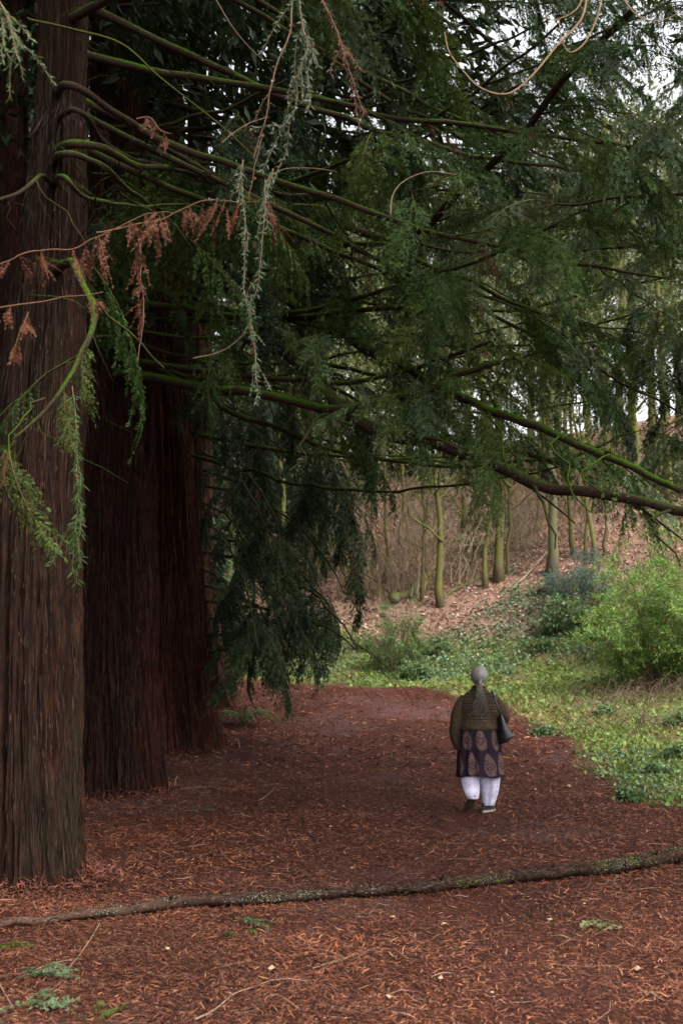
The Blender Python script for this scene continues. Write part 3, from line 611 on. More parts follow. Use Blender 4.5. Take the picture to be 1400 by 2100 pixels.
for k, (x, y, s) in enumerate(spots): conifer(x, y, s, whr[k], k)

# bare mossy trees on the slope
DC = [crown_mesh(440 + k, M_yellow, 3.5, 11, 2.6, 26, 60, .17, droop=-.05, rise=.6, cone=False, cl=.5) for k in range(3)]
EC = [crown_mesh(460 + k, M_yellow, 3.0, 11.5, 3.4, 44, 110, .22, droop=-.02, rise=.45, cone=False, cl=.6) for k in range(3)]
def sapling(px, py, w, label, hgt=9, lean=0.0, seed=0, crown=True, bend=0.0, mat=None):
    p = at(px, py); r = np.random.default_rng(900 + seed); R = wpx(w / 2, p[1])
    o = root('thin_tree', p, label, 'tree', 'thin mossy trees on the slope'); mb = MB(); n = 14; t = np.linspace(0, 1, n)
    pts = p + np.stack([lean * t * hgt + bend * np.sin(t * 3) + np.cumsum(r.normal(size=n)) * .08 + r.normal() * .3 * t, np.cumsum(r.normal(size=n)) * .08, t * hgt - .2], -1)
    tube(mb, pts, R * .8 * (1 + .6 * np.exp(-t * 30)) * (1 - .75 * t), 9, rough=.18, seed=seed); put('trunk', mb, mat or M_sap, o)
    mb = MB()
    for k in range(16):
        q = int(3 + r.random() * 10); d = np.array([r.normal(), r.normal(), .7 + r.random()]); tw = twist(r, pts[q], d, .8 + 1.6 * r.random(), 8, sag=-.1, wob=.6)
        tube(mb, tw, R * .28 * (1 - .8 * np.linspace(0, 1, 8)) + .004, 4, caps=False)
        for z in range(3):
            i2 = r.integers(2, 7); t2_ = twist(r, tw[i2], d + r.normal(size=3) * .9, .4 + .6 * r.random(), 5, sag=-.05, wob=.6); tube(mb, t2_, .005, 3, caps=False)
    put('branches', mb, mat or M_sap, o, kind='stuff')
    if crown: link('crown', DC[seed % 3], o, Tm(p) @ Matrix.Rotation(seed * 1.7, 4, 'Z') @ Matrix.Scale(hgt / 10, 4), kind='stuff')
saps = [(905, 1246, 19, 'straight mossy thin tree above the fallen mossy log', 10, .0, 0), (998, 1202, 13, 'slender mossy trunk paired beside a thicker one', 9, .01, 0),
 (1021, 1192, 24, 'forked mossy trunk at the middle of the leafy slope', 11, .0, 0), (1130, 1178, 27, 'thickest grey trunk with yellow moss at its foot', 12, -.01, 0),
 (1046, 1180, 9, 'thin pole just beside the forked mossy trunk', 8, .02, 0), (868, 1232, 8, 'spindly pole next to the straight mossy tree', 8, .04, 0), (780, 1195, 10, 'thin pole leaning over the thicket of bare shrubs', 8, -.05, 0),
 (955, 1190, 8, 'small crooked stem arching over the leafy slope', 3.2, -.02, .55), (1196, 1150, 9, 'thin dark pole behind the blue green shrub', 8, .0, 0), (1220, 1150, 12, 'dark mossy pole above the blue green shrub', 9, .02, 0),
 (1242, 1140, 8, 'thinnest pole above the blue green shrub', 7, -.02, 0), (1175, 1140, 13, 'brown pole between the thick grey trunk and the shrub', 9, .01, 0), (1085, 1090, 10, 'far thin pole high up the slope', 8, .0, 0),
 (960, 1080, 12, 'far mossy pole under the low canopy', 9, .01, 0), (820, 1120, 10, 'far thin tree in the brown thicket', 9, .01, 0), (700, 1150, 12, 'far mossy trunk seen past the hanging boughs', 10, .02, 0), (650, 1200, 14, 'mossy trunk glimpsed through the hanging boughs', 10, .0, 0), (560, 1250, 16, 'mossy trunk behind the hanging curtain of boughs', 11, .0, 0), (470, 1230, 14, 'mossy trunk glimpsed beside the slim red conifer', 11, 0, 0),
 (890, 1020, 14, 'far grey trunk at the top of the slope', 10, 0, 0), (1300, 1030, 26, 'tall yellow mossy trunk rising above the bright bush', 16, -.01, 0), (1240, 1050, 18, 'mossy trunk beside the tall yellow one', 14, .02, 0), (1380, 1060, 22, 'tall trunk at the far end above the bright bush', 15, 0, 0), (1010, 1000, 16, 'far pale trunk behind the low canopy edge', 12, .01, 0), (1150, 1010, 14, 'far pale trunk between the long dark limb and the slope', 12, 0, 0)]
for k, (px, py, w, lb, h, ln, bd) in enumerate(saps): sapling(px, py, w, lb, h, ln, k, crown=(h > 7 and k % 3 != 1), bend=bd, mat=M_trunkgrey if k in (3, 19, 23, 24) else None)

# leafy trees closing the view on and behind the slope
r = np.random.default_rng(312)
bgt = [(600, 50, 1.3), (690, 62, 1.5), (760, 56, 1.2), (830, 68, 1.5), (900, 60, 1.2), (960, 72, 1.6), (1030, 64, 1.3), (1090, 56, 1.2), (1150, 70, 1.5), (1210, 60, 1.25), (1280, 66, 1.6), (1340, 54, 1.3), (1400, 62, 1.6), (1460, 48, 1.3), (540, 58, 1.5), (1120, 82, 1.9), (1250, 84, 2.0), (1000, 86, 1.9), (870, 84, 1.9), (1370, 80, 2.0)]
bgl = ['soft yellow green tree far behind the hanging boughs', 'tall pale tree behind the brown thicket', 'small pale tree just above the brown thicket', 'tall pale tree at the head of the thicket', 'pale tree behind the straight mossy tree', 'tallest tree rising behind the leafy slope', 'pale tree over the forked mossy trunk', 'pale tree just uphill of the thick grey trunk', 'tall tree behind the thick grey trunk', 'pale tree above the blue green shrub', 'tall tree beyond the tall yellow mossy trunk', 'soft tree right behind the bright bush', 'tall pale tree above the bright bush', 'pale tree at the frame edge over the bright bush', 'pale tree seen beside the slim red conifer', 'high tree on top of the slope over the long dark limb', 'highest tree at the top of the slope', 'far tree at the top of the slope behind the low canopy', 'far tree on the hilltop above the thicket', 'far tree on the hilltop above the bright bush']
for k, (px, Yb, sc) in enumerate(bgt):
    x = (px - 700) / FPX * Yb; p = np.array([x, Yb, float(H(x, Yb))]); o = root('background_tree', p, bgl[k], 'tree', 'leafy trees behind the slope'); mb = MB(); t = np.linspace(0, 1, 12)
    pts = p + np.stack([np.cumsum(r.normal(size=12)) * .07, np.cumsum(r.normal(size=12)) * .07, t * 10.5 * sc - .3], -1); tube(mb, pts, .17 * sc * (1 - .8 * t), 8, rough=.2, seed=k)
    for z in range(12):
        q = r.integers(3, 11); d = np.array([r.normal(), r.normal(), .9]); tube(mb, twist(r, pts[q], d, (1.5 + 2 * r.random()) * sc * .8, 7, sag=-.1, wob=.6), .05 * sc * (1 - .8 * np.linspace(0, 1, 7)), 4, caps=False)
    put('trunk', mb, M_sap if k % 2 else M_trunkgrey, o); link('crown', EC[k % 3], o, Tm(p) @ Matrix.Rotation(k * 1.9, 4, 'Z') @ Matrix.Scale(sc, 4), kind='stuff')
# thicket of bare shrubs
def shrub_mesh(seed):
    r = np.random.default_rng(seed); mb = MB()
    for k in range(20):
        p = np.array([r.normal() * .45, r.normal() * .45, -.1]); d = np.array([r.normal() * .28, r.normal() * .28, 1]); l = 1.8 + 2.2 * r.random(); tw = twist(r, p, d, l, 7, sag=.05, wob=.4)
        c = np.array([1, 1, 1.0]) * (.6 + .8 * r.random()) * (np.array([1, 1.05, .6]) if r.random() < .25 else 1); tube(mb, tw, .012 * (1 - .7 * np.linspace(0, 1, 7)) + .003, 3, c, caps=False)
        for z in range(4):
            i2 = r.integers(1, 6); t2_ = twist(r, tw[i2], d + r.normal(size=3) * .8, .4 + .8 * r.random(), 4, sag=0, wob=.5); tube(mb, t2_, .005, 3, c, caps=False)
    return mb.mesh('stems', M_thicket, False)
SM = [shrub_mesh(500 + k) for k in range(4)]; r = np.random.default_rng(66); done = []
for k in range(34):
    px = 560 + 370 * r.random() if k < 20 else 880 + 380 * r.random(); py = (1090 + 150 * r.random()) if k < 20 else (1000 + 130 * r.random())
    p = at(px, py)
    link('bare_shrub', SM[k % 4], None, Tm(p) @ Matrix.Rotation(r.random() * 6, 4, 'Z') @ Matrix.Scale(.55 + .75 * r.random(), 4), ['leafless brown shrub in the dense thicket below the straight mossy tree', 'leafless brown shrub in the dense thicket beside the hanging boughs', 'leafless shrub among the thin poles higher up the slope'][0 if (k < 20 and px > 740) else 1 if k < 20 else 2], 'shrub', 'bare shrubs of the hillside thicket')

# mossy logs and sticks on the slope
def log(px0, py0, px1, py1, w, name, label, mat, cat, lift=.1, group=None):
    a, b = at(px0, py0), at(px1, py1); R = wpx(w / 2, (a[1] + b[1]) / 2); t = np.linspace(0, 1, 10)[:, None]; pts = a + (b - a) * t
    pts[:, 2] = H(pts[:, 0], pts[:, 1]) + R * .7 + lift * t[:, 0]; r = np.random.default_rng(int(px0)); pts += r.normal(size=pts.shape) * R * .25
    mb = MB(); tube(mb, pts, R * (1 - .45 * t[:, 0]), 10, rough=.2, seed=int(px0)); put(name, mb, mat, origin=a, label=label, cat=cat, group=group)
log(800, 1242, 880, 1200, 22, 'fallen_log', 'fallen log with yellow moss under the straight mossy tree', M_trunkgrey, 'log')
log(1235, 1420, 1196, 1418, 12, 'fallen_log', 'short mossy log end lying in the verge below the bright bush', M_trunkgrey, 'log', 0)
log(1045, 1215, 1125, 1150, 5, 'fallen_stick', 'pale straight stick lying up the slope below the thick grey trunk', M_thicket, 'stick', .3)
log(905, 1230, 1010, 1180, 5, 'fallen_stick', 'dark stick lying across the leafy slope between thin trees', M_sap, 'stick', .2)
log(1090, 1220, 1120, 1215, 12, 'fallen_log', 'dark broken log piece on the leafy slope', M_twig, 'log')

# ------------------------------------------------------------------ shrubs, bush, ferns
def leafy_shrub(px, py, wpxx, hpx, label, mat, seed, nst, per, ll, lw, cat='shrub', name='leafy_shrub', droop=.3, dy=.8, colf=None, stemm=None):
    p = at(px, py); Wd = wpx(wpxx / 2, p[1]); Hh = wpx(hpx, p[1]); r = np.random.default_rng(seed)
    o = root(name, p, label, cat); ms = MB(); ml = MB()
    for k in range(nst):
        a = r.random() * 6.283; q = r.random() ** .5; b = p + np.array([math.cos(a) * q * Wd * .45, math.sin(a) * q * Wd * .45 * dy, 0]); hgt = Hh * (1.0 - .55 * q ** 2) * (.7 + .4 * r.random())
        d = np.array([math.cos(a) * q * Wd * .55 / hgt, math.sin(a) * q * Wd * .55 * dy / hgt, 1]); L_ = hgt / d[2] * np.linalg.norm(d); st = twist(r, b, d, L_, 8, sag=.1, wob=.4)
        tube(ms, st, .014 * (1 - .8 * np.linspace(0, 1, 8)) + .003, 4, caps=False)
        nb = 9
        for z in range(nb):
            f = .15 + .85 * r.random(); pp = np.array([np.interp(f, np.linspace(0, 1, 8), st[:, c_]) for c_ in range(3)]); dd = np.array([math.cos(a) + r.normal(), (math.sin(a) + r.normal()), .5 * r.normal() + .2]); dd /= np.linalg.norm(dd)
            tw = twist(r, pp, dd, (.25 + .35 * r.random()) * Wd * .5, 6, sag=droop, wob=.4); tube(ms, tw, .004, 3, caps=False)
            n = per; u = r.random(n); B = np.stack([np.interp(u, np.linspace(0, 1, 6), tw[:, c_]) for c_ in range(3)], -1) + r.normal(size=(n, 3)) * ll * .6
            D = dd + r.normal(size=(n, 3)) * .8; D[:, 2] -= droop; c = np.array([1, 1, 1.0]) * (.5 + .9 * r.random((n, 1))) * (.7 + .6 * r.random())
            if colf is not None: c = c * colf(B, r)
            kites(ml, B, D, ll * (.6 + .8 * r.random(n)), lw * (.7 + .6 * r.random(n)), r.normal(size=(n, 3)) * .7 + np.array([0, -.2, 1]), c, fold=.12)
    put('stems', ms, stemm or M_twig, o, kind='stuff'); put('foliage', ml, mat, o, smooth=False, kind='stuff')
yel = lambda B, r: np.where(r.random((len(B), 1)) < .3, np.array([1.35, 1.15, .7]), np.array([.85, .95, .9]))
leafy_shrub(1372, 1405, 350, 300, 'large bright green feathery bush at the path verge', M_bush, 701, 110, 46, .085, .022, 'bush', 'bright_bush', colf=yel)
leafy_shrub(1430, 1335, 400, 390, 'bright yellow green bush rising behind the feathery one', M_bush, 702, 64, 44, .09, .034, 'bush', 'bright_bush', colf=yel)
leafy_shrub(1240, 1305, 70, 70, 'small yellow leaved shrub between the dark shrub and the bright bush', M_bush, 703, 16, 22, .09, .05, 'shrub', 'leafy_shrub', colf=lambda B, r: np.array([1.3, 1.2, .5]))
leafy_shrub(1205, 1245, 170, 150, 'blue green feathery conifer shrub at the foot of the slope', M_bluegreen, 704, 34, 40, .11, .014, 'shrub', 'conifer_shrub', droop=.1)
leafy_shrub(1160, 1300, 120, 90, 'dark green low shrub under the blue green one', M_fern, 705, 22, 26, .10, .035)
leafy_shrub(812, 1375, 120, 170, 'light green airy shrub at the far bend of the path', M_fern, 706, 34, 34, .085, .016, colf=lambda B, r: np.array([1.15, 1.15, .8]))
leafy_shrub(860, 1390, 70, 50, 'low dark shrub beside the airy green one', M_fern, 707, 14, 22, .09, .03)
leafy_shrub(620, 1330, 180, 90, 'mossy green low shrub behind the hanging boughs', M_fern, 708, 24, 24, .11, .03, colf=lambda B, r: np.array([1.3, 1.15, .5]))

for q_, (px, py, w, h, lb) in enumerate([(1385, 1490, 60, 34, 'low leafy plant in the verge at the frame edge below the brambles'), (1345, 1590, 60, 28, 'low green plant by the path edge in front of the verge'), (1240, 1470, 44, 24, 'small dark leaved plant in the grass below the mossy log end'), (1110, 1505, 34, 16, 'tiny dark plant at the grass edge beside the walking person'), (1290, 1640, 50, 20, 'low ground plant on the corner of the verge where the path widens'), (1400, 1560, 50, 34, 'pale leaved plant near the dead twigs in the verge')]):
    leafy_shrub(px, py, w, h, lb, M_fern, 760 + q_, 9, 16, .055, .035, 'plant', 'low_plant')
for q_, (px, py, w, h, lb) in enumerate([(1210, 1000, 150, 90, 'pale green shrub high on the slope behind the dark poles'), (1310, 960, 190, 110, 'pale green shrub on the hilltop by the tall yellow mossy trunk'), (1390, 1010, 190, 120, 'pale green shrub on the hilltop at the frame edge'), (1050, 990, 150, 70, 'pale low shrub at the top of the leafy slope'), (1130, 960, 150, 80, 'pale shrub on the hilltop over the thick grey trunk'), (930, 1000, 140, 80, 'pale shrub on the slope top behind the straight mossy tree')]):
    leafy_shrub(px, py, w, h, lb, M_yellow, 780 + q_, 22, 24, .16, .07, 'shrub', 'leafy_shrub')
def fern(px, py, hpx, label, seed, nf=16, tone=1.0):
    p = at(px, py); R = wpx(hpx, p[1]); r = np.random.default_rng(seed); o = root('sword_fern', p, label, 'fern', 'ferns around the path and slope')
    for k in range(nf):
        a = k / nf * 6.283 + r.random() * .3; l = R * (.8 + .4 * r.random()); t = np.linspace(0, 1, 12); e = .75 + .3 * r.random()
        pts = p + np.stack([math.cos(a) * t * l, math.sin(a) * t * l, l * 1.7 * (e * t - e * .9 * t ** 2.2) + .03], -1); s = np.array([-math.sin(a), math.cos(a), 0]); T = np.gradient(pts, axis=0)
        mb = MB(); tube(mb, pts, .006, 3, (.8, .8, .5), caps=False); n = 22; u = .08 + .92 * np.linspace(0, 1, n)
        B = np.stack([np.interp(u, t, pts[:, c_]) for c_ in range(3)], -1)
        for sg in (-1, 1):
            D = s * sg + .25 * np.array([math.cos(a), math.sin(a), 0]) + r.normal(size=(n, 3)) * .08; D[:, 2] -= .15
            kites(mb, B, D, l * .2 * np.sin(np.pi * (u * .85 + .12)) + .01, l * .045, np.tile([0, 0, 1.0], (n, 1)), np.array([1, 1, 1.0]) * tone * (.7 + .6 * r.random()), fold=.05, wpos=.3)
        put('frond', mb, M_fern, o, smooth=False)
fern(500, 1490, 62, 'sword fern under the hanging boughs beside the third trunk', 1, 18, .9)
fern(880, 1345, 50, 'sword fern between the airy green shrub and the ivy', 2, 16, 1.2)
fern(905, 1325, 34, 'smaller fern just uphill of the airy green shrub', 3, 14)
fern(1145, 1215, 60, 'sword fern at the foot of the thick grey trunk', 4, 16)
fern(1110, 1335, 45, 'brownish fern on the verge below the ivy', 5, 14, .9)
fern(1370, 1560, 30, 'small fern in the verge beside the path', 6, 12)
fern(970, 1130, 50, 'pale fern high on the slope behind the thin trees', 7, 14, 1.4)
fern(1010, 1080, 50, 'palest fern near the top of the slope', 8, 14, 1.5)
fern(755, 1330, 45, 'fern half hidden behind the hanging boughs', 9, 14)

# dry brambles at the foot of the bush
r = np.random.default_rng(88)
for k, lb in enumerate(['dry tangled bramble stems at the foot of the bright bush', 'arching dead bramble stems beside the short mossy log', 'pale dead twigs poking from the verge grass']):
    p = at([1360, 1290, 1330][k], [1430, 1440, 1500][k]); o = root('dry_bramble', p, lb, 'bramble'); mb = MB()
    for z in range([110, 60, 60][k]):
        a = r.random() * 6.283; l = .3 + .8 * r.random(); t = np.linspace(0, 1, 8); q = p + np.array([r.normal() * .8, r.normal() * .6, 0]); q[2] = H(q[0], q[1]); hh = .15 + .35 * r.random()
        pts = q + np.stack([math.cos(a) * t * l, math.sin(a) * t * l, hh * 4 * t * (1 - t)], -1) + r.normal(size=(8, 3)) * .02; tube(mb, pts, .004 * (1 - .5 * t) + .0015, 4, np.array([1, .85, .8]) * (.35 + .6 * r.random()), caps=False)
    put('stems', mb, M_thicket, o, kind='stuff')

# ------------------------------------------------------------------ near hanging sprigs and twigs
def strand(name, pts, label, mat_leaf, seed, r0=.004, ll=.045, lw=.012, step=.05, tone=1.0, both=True, cat='sprig', subs=5, stemc=(1, 1, 1), sl=.25):
    """a hanging shoot: one stem, leafy side shoots"""
    r = np.random.default_rng(seed); c = catmull(pts, 8); c = c + (np.stack([fbm(c * 6 + 3 * q, 3, q + seed) for q in range(3)], -1) - .5) * .04; o = root(name, c[0], label, cat)
    mb = MB(); tube(mb, c, r0 * (1 - .7 * np.linspace(0, 1, len(c))) + .0012, 5, stemc, caps=False); tot = np.linalg.norm(np.diff(c, axis=0), axis=1).sum()
    lines = [(c, tot)]
    for k in range(subs):
        q = r.integers(1, len(c) - 2); d = (c[q + 1] - c[q]); d = d / np.linalg.norm(d) + r.normal(size=3) * .5; d[2] -= .3; l = sl * (.5 + r.random()); tw = twist(r, c[q], d, l, 6, sag=.3, wob=.4); tube(mb, tw, .0018, 4, stemc, caps=False); lines.append((tw, l))
    put('stem', mb, M_twig, o); ml = MB()
    for ln, L_ in lines:
        n = max(4, int(L_ / step)); u = np.linspace(.03, 1, n); tt = np.linspace(0, 1, len(ln)); T = np.gradient(ln, axis=0)
        B = np.stack([np.interp(u, tt, ln[:, q]) for q in range(3)], -1); D0 = np.stack([np.interp(u, tt, T[:, q]) for q in range(3)], -1); D0 /= np.linalg.norm(D0, axis=1)[:, None]
        for sg in ((-1, 1) if both else (1,)):
            D = D0 + sg * np.array([.7, .2, 0]) + r.normal(size=(n, 3)) * .4; D[:, 2] -= .15
            kites(ml, B + r.normal(size=(n, 3)) * .004, D, ll * (.5 + .9 * r.random(n)), lw * (.7 + .6 * r.random(n)), r.normal(size=(n, 3)) * .5 + np.array([0, -1, .3]), np.array([1, 1, 1.0]) * tone * (.6 + .8 * r.random((n, 1))), fold=.12)
    put('leaves', ml, mat_leaf, o, smooth=False, kind='stuff'); return o
strand('hanging_sprig', PL((610, -40, 6), (615, 40, 6), (628, 100, 6), (610, 160, 6), (600, 230, 6), (560, 270, 6)), 'pale green hanging sprig at the top with curling leaf tips', M_leafpale, 1, subs=12, step=.020, ll=.036, tone=.6, sl=.24)
strand('hanging_sprig', PL((500, 330, 7), (497, 400, 7), (505, 500, 7), (498, 600, 7), (518, 680, 7), (524, 750, 7), (530, 825, 7)), 'long pale green sprig dangling straight down in front of the mossy limbs', M_leafpale, 2, subs=12, step=.016, ll=.034, lw=.011, tone=.6, sl=.13)
strand('hanging_sprig', PL((560, 345, 7.2), (545, 400, 7.2), (540, 470, 7.2), (532, 560, 7.2), (520, 610, 7.2)), 'thinner green sprig hanging beside the long dangling one', M_leafpale, 3, subs=5, step=.03, tone=.9)
strand('hanging_sprig', PL((-15, -30, 5), (10, 20, 5), (25, 60, 5), (45, 100, 5)), 'bright green sprig tip in the top corner', M_bush, 4, subs=8, step=.012, tone=.4, sl=.14, ll=.03, lw=.007)
strand('hanging_sprig', PL((600, -20, 6.3), (595, 60, 6.3), (570, 130, 6.3), (545, 230, 6.3), (520, 320, 6.3)), 'thin brown bare shoot hanging beside the pale sprig', M_dead, 5, subs=3, step=.06, ll=.02)
strand('hanging_sprig', PL((640, -30, 6.5), (690, 60, 6.5), (720, 150, 6.5), (750, 235, 6.5)), 'reddish shoot with sparse leaves slanting down from the top', M_dead, 6, subs=4, step=.02, ll=.035)
strand('hanging_sprig', PL((150, 790, 8), (160, 880, 8), (158, 960, 8), (160, 1050, 8), (150, 1120, 8)), 'green sprig hanging down along the edge of the nearest trunk', M_leaf, 7, subs=7, step=.02, ll=.06, tone=1.4, sl=.25)
# dead reddish branch across the nearest trunk
def deadbranch(pts, label, seed, hang, Lh=(.12, .3)):
    r = np.random.default_rng(seed); c = catmull(pts, 10); c = c + (np.stack([fbm(c * 6 + 3 * q, 3, q + seed) for q in range(3)], -1) - .5) * .05; o = root('dead_branch', c[0], label, 'branch'); mb = MB(); tube(mb, c, .0042 * (1 - .6 * np.linspace(0, 1, len(c))) + .001, 6, (.8, .6, .5), caps=False)
    put('stem', mb, M_twig, o)
    for k in range(hang):
        q = int(r.random() * (len(c) - 1)); l = Lh[0] + (Lh[1] - Lh[0]) * r.random() ** 1.5; ml = MB(); d = np.array([r.normal() * .35, r.normal() * .2, -1]); d = d / np.linalg.norm(d)
        for w in range(3):
            d2 = d + r.normal(size=3) * .28
            frond(ml, r, c[q] + d * l * .25 * w, d2, l * (1 - .25 * w), np.array([0, -1, .2]) + r.normal(size=3) * .5, 9, .028, .010, droop=.1, tint=.7 + .6 * r.random())
        put('dead_spray', ml, M_dead, o, smooth=False)
deadbranch(PL((-40, 560, 7), (60, 520, 7), (160, 505, 7), (240, 465, 7), (300, 440, 7), (360, 438, 7)), 'reddish brown dead branch with drooping sprays across the nearest trunk', 1, 17, (.12, .32))
deadbranch(PL((200, 480, 7.3), (330, 450, 7.3), (400, 418, 7.3), (470, 412, 7.3), (560, 415, 7.3)), 'reddish dead branch with hanging sprays in front of the dark limbs', 2, 19, (.12, .3))
deadbranch(PL((285, 500, 7.1), (290, 570, 7.1), (295, 640, 7.1), (285, 740, 7.1)), 'long thin dead sprig dangling straight down past the second trunk', 3, 7, (.08, .2))
deadbranch(PL((-30, 640, 6.8), (80, 620, 6.8), (210, 600, 6.8)), 'thin bare dead twig over the nearest trunk', 4, 2, (.1, .16))
deadbranch(PL((55, 640, 6.8), (45, 670, 6.8), (25, 720, 6.8)), 'small dead sprig tip in front of the nearest trunk', 5, 5, (.08, .16))
deadbranch(PL((280, 245, 8), (310, 240, 8), (335, 270, 8), (350, 275, 8)), 'short curled dead twig resting among the bare limbs', 6, 5, (.06, .14))
# bare arching twigs at the top
def bare(pts, r0, label, seed, mat=None, name='bare_twig', tone=1.0):
    c = catmull(pts, 12); mb = MB(); tube(mb, c, r0 * (1 - .6 * np.linspace(0, 1, len(c))), 6, np.array([1, 1, .9]) * tone * .75, rough=.1, seed=seed); put(name, mb, mat or M_twig, origin=c[0], label=label, cat='twig')
bare(PL((1205, -20, 6), (1190, 40, 6), (1140, 95, 6), (1090, 155, 6), (1040, 192, 6), (985, 180, 6), (945, 140, 6), (920, 105, 6), (911, 66, 6)), .006, 'big pale looping twig hanging in an arc at the top', 1, tone=2.2)
bare(PL((1200, -20, 6.1), (1180, 20, 6.1), (1140, 40, 6.1), (1110, 35, 6.1)), .005, 'small pale twig crossing above the big looping one', 2, tone=2.2)
bare(PL((1235, -20, 6.2), (1225, 30, 6.2), (1200, 85, 6.2), (1170, 107, 6.2), (1152, 85, 6.2), (1145, 40, 6.2)), .006, 'tight hooked twig beside the big looping one', 3, tone=2.0)
bare(PL((1270, -10, 6.3), (1310, 35, 6.3), (1360, 40, 6.3), (1420, 10, 6.3)), .005, 'pale sagging twig in the top corner over the path verge', 4, tone=1.8)
bare(PL((800, 440, 6.8), (805, 400, 6.8), (830, 370, 6.8), (880, 352, 6.8), (935, 358, 6.8)), .005, 'thin twig arching through the middle of the canopy', 5, tone=1.6)
bare(PL((545, 420, 7), (545, 375, 7), (580, 348, 7), (640, 345, 7), (690, 352, 7)), .005, 'thin green twig arching over the long dangling sprig', 6, tone=1.2)
bare(PL((60, 40, 8), (150, 60, 8), (250, 90, 8), (330, 160, 8), (450, 255, 8), (520, 320, 8)), .010, 'long yellow green bare shoot slanting across the dark crown', 7, mat=mossmat('yellow_shoot', (.06, .05, .02), (.05, .06, .01), cover=.7))
bare(PL((437, -10, 8), (480, 60, 8), (530, 115, 8), (560, 125, 8)), .006, 'thin shoot hanging in the upper dark crown', 8, tone=.8)
bare(PL((395, 735, 6.6), (450, 722, 6.6), (490, 695, 6.6), (515, 660, 6.6)), .003, 'fine curled twig beside the long dangling sprig', 9, tone=1.0)

# ------------------------------------------------------------------ fallen branch across the path
bpx = [(-260, 1932, 6), (-120, 1916, 6.5), (0, 1905, 7), (120, 1891, 8), (250, 1874, 9.5), (370, 1858, 11.5), (480, 1851, 11), (620, 1840, 10), (730, 1832, 9.5), (860, 1826, 11), (960, 1816, 12), (1060, 1803, 12.5), (1160, 1793, 13), (1280, 1785, 13.5), (1360, 1772, 14), (1480, 1752, 15), (1650, 1730, 16)]
pts = []; rad = []
for px, py, w in bpx:
    q = at(px, py + w * .4); R = wpx(w, q[1]); q[2] = H(q[0], q[1]) + R * .75; pts.append(q); rad.append(R * .98)
c = catmull(pts, 34); rr = np.interp(np.linspace(0, 1, len(c)), np.linspace(0, 1, len(rad)), rad)
kn = fbm(c * 5, 3, 4); c[:, 2] += (kn - .5) * .04 + .018; rr = rr * (.72 + .56 * fbm(c * 9, 3, 6))
fb = root('fallen_branch', c[0], 'long fallen branch with lichen lying right across the path', 'branch')
m, nt, N, L, out = newmat('fallen_branch_bark'); b = N('ShaderNodeBsdfPrincipled'); b.inputs['Roughness'].default_value = .95; b.inputs['Specular IOR Level'].default_value = .08
n1 = noise(nt, 26, 7, mapping(nt, (1, 1, 1)), .7); r1 = ramp(nt, [(.3, (.008, .0045, .004)), (.7, (.080, .042, .030)), (.5, (.026, .014, .010))]); L(n1.outputs[0], r1.inputs[0])
tc = N('ShaderNodeTexCoord'); sx = N('ShaderNodeSeparateXYZ'); L(tc.outputs['Object'], sx.inputs[0])
pr = N('ShaderNodeMapRange'); pr.inputs[1].default_value = 2.4; pr.inputs[2].default_value = .8; L(sx.outputs[0], pr.inputs[0])
pk = N('ShaderNodeMath'); pk.operation = 'MULTIPLY'; pk.inputs[1].default_value = .6; L(pr.outputs[0], pk.inputs[0])
c1 = mixc(nt, pk.outputs[0], r1.outputs[0], (.14, .080, .058))
L(c1, b.inputs['Base Color']); bp = N('ShaderNodeBump'); bp.inputs['Strength'].default_value = 1; bp.inputs['Distance'].default_value = .015; L(n1.outputs[0], bp.inputs['Height']); L(bp.outputs[0], b.inputs['Normal']); L(b.outputs[0], out.inputs[0])
mb = MB(); tube(mb, c, rr, 22, rough=.38, seed=3); put('bark', mb, m, fb)
r = np.random.default_rng(15); n = 5200; q = r.integers(1, len(c) - 2, n); an = r.random(n) * 3.6 - .3; nv = np.stack([0 * an, -np.cos(an), np.sin(an)], -1); tg = c[q + 1] - c[q]; tg /= np.linalg.norm(tg, axis=1)[:, None]
mb = MB(); kites(mb, c[q] + nv * (rr[q] * 1.0)[:, None], tg * r.choice([-1, 1], n)[:, None] + nv * (r.random((n, 1)) * .35) + r.normal(size=(n, 3)) * .1, .015 + .06 * r.random(n) ** 2, .005 + .008 * r.random(n), nv, np.array([.05, .026, .018]) * (.3 + 1.6 * r.random((n, 1)) ** 2) * np.clip(3.2 - (c[q, 0:1] + 3.1) * 1.3, 1, 2.6)); put('bark_flakes', mb, M_litter, fb, kind='stuff', smooth=False)
n = 4500; q = r.integers(1, len(c) - 2, n); sd_ = r.choice([-1, 1, 1], n); off = (rr[q] * 1.0 + np.abs(r.normal(size=n)) * .05) * sd_ * -1; x_ = c[q, 0] + r.normal(size=n) * .03; y_ = c[q, 1] + off; z_ = H(x_, y_) + .018 * np.exp(-(np.abs(off) - rr[q]) / .03) * r.random(n)
mb = MB(); D = r.normal(size=(n, 3)); D[:, 2] *= .3; kites(mb, np.stack([x_, y_, z_], -1), D, .015 + .05 * r.random(n), .004 + .004 * r.random(n), r.normal(size=(n, 3)) * .5 + np.array([0, 0, 1.0]), np.array([.13, .042, .022]) * (.4 + 1.1 * r.random((n, 1)))); put('needle_drift', mb, M_litter, kind='stuff', smooth=False, label='needles drifted up against both sides of the fallen branch', cat='leaf litter')
M_lich = plain('lichen', (.19, .21, .13), .95); M_mossy = plain('moss_cushion', (.10, .15, .02), .95)
r = np.random.default_rng(5)
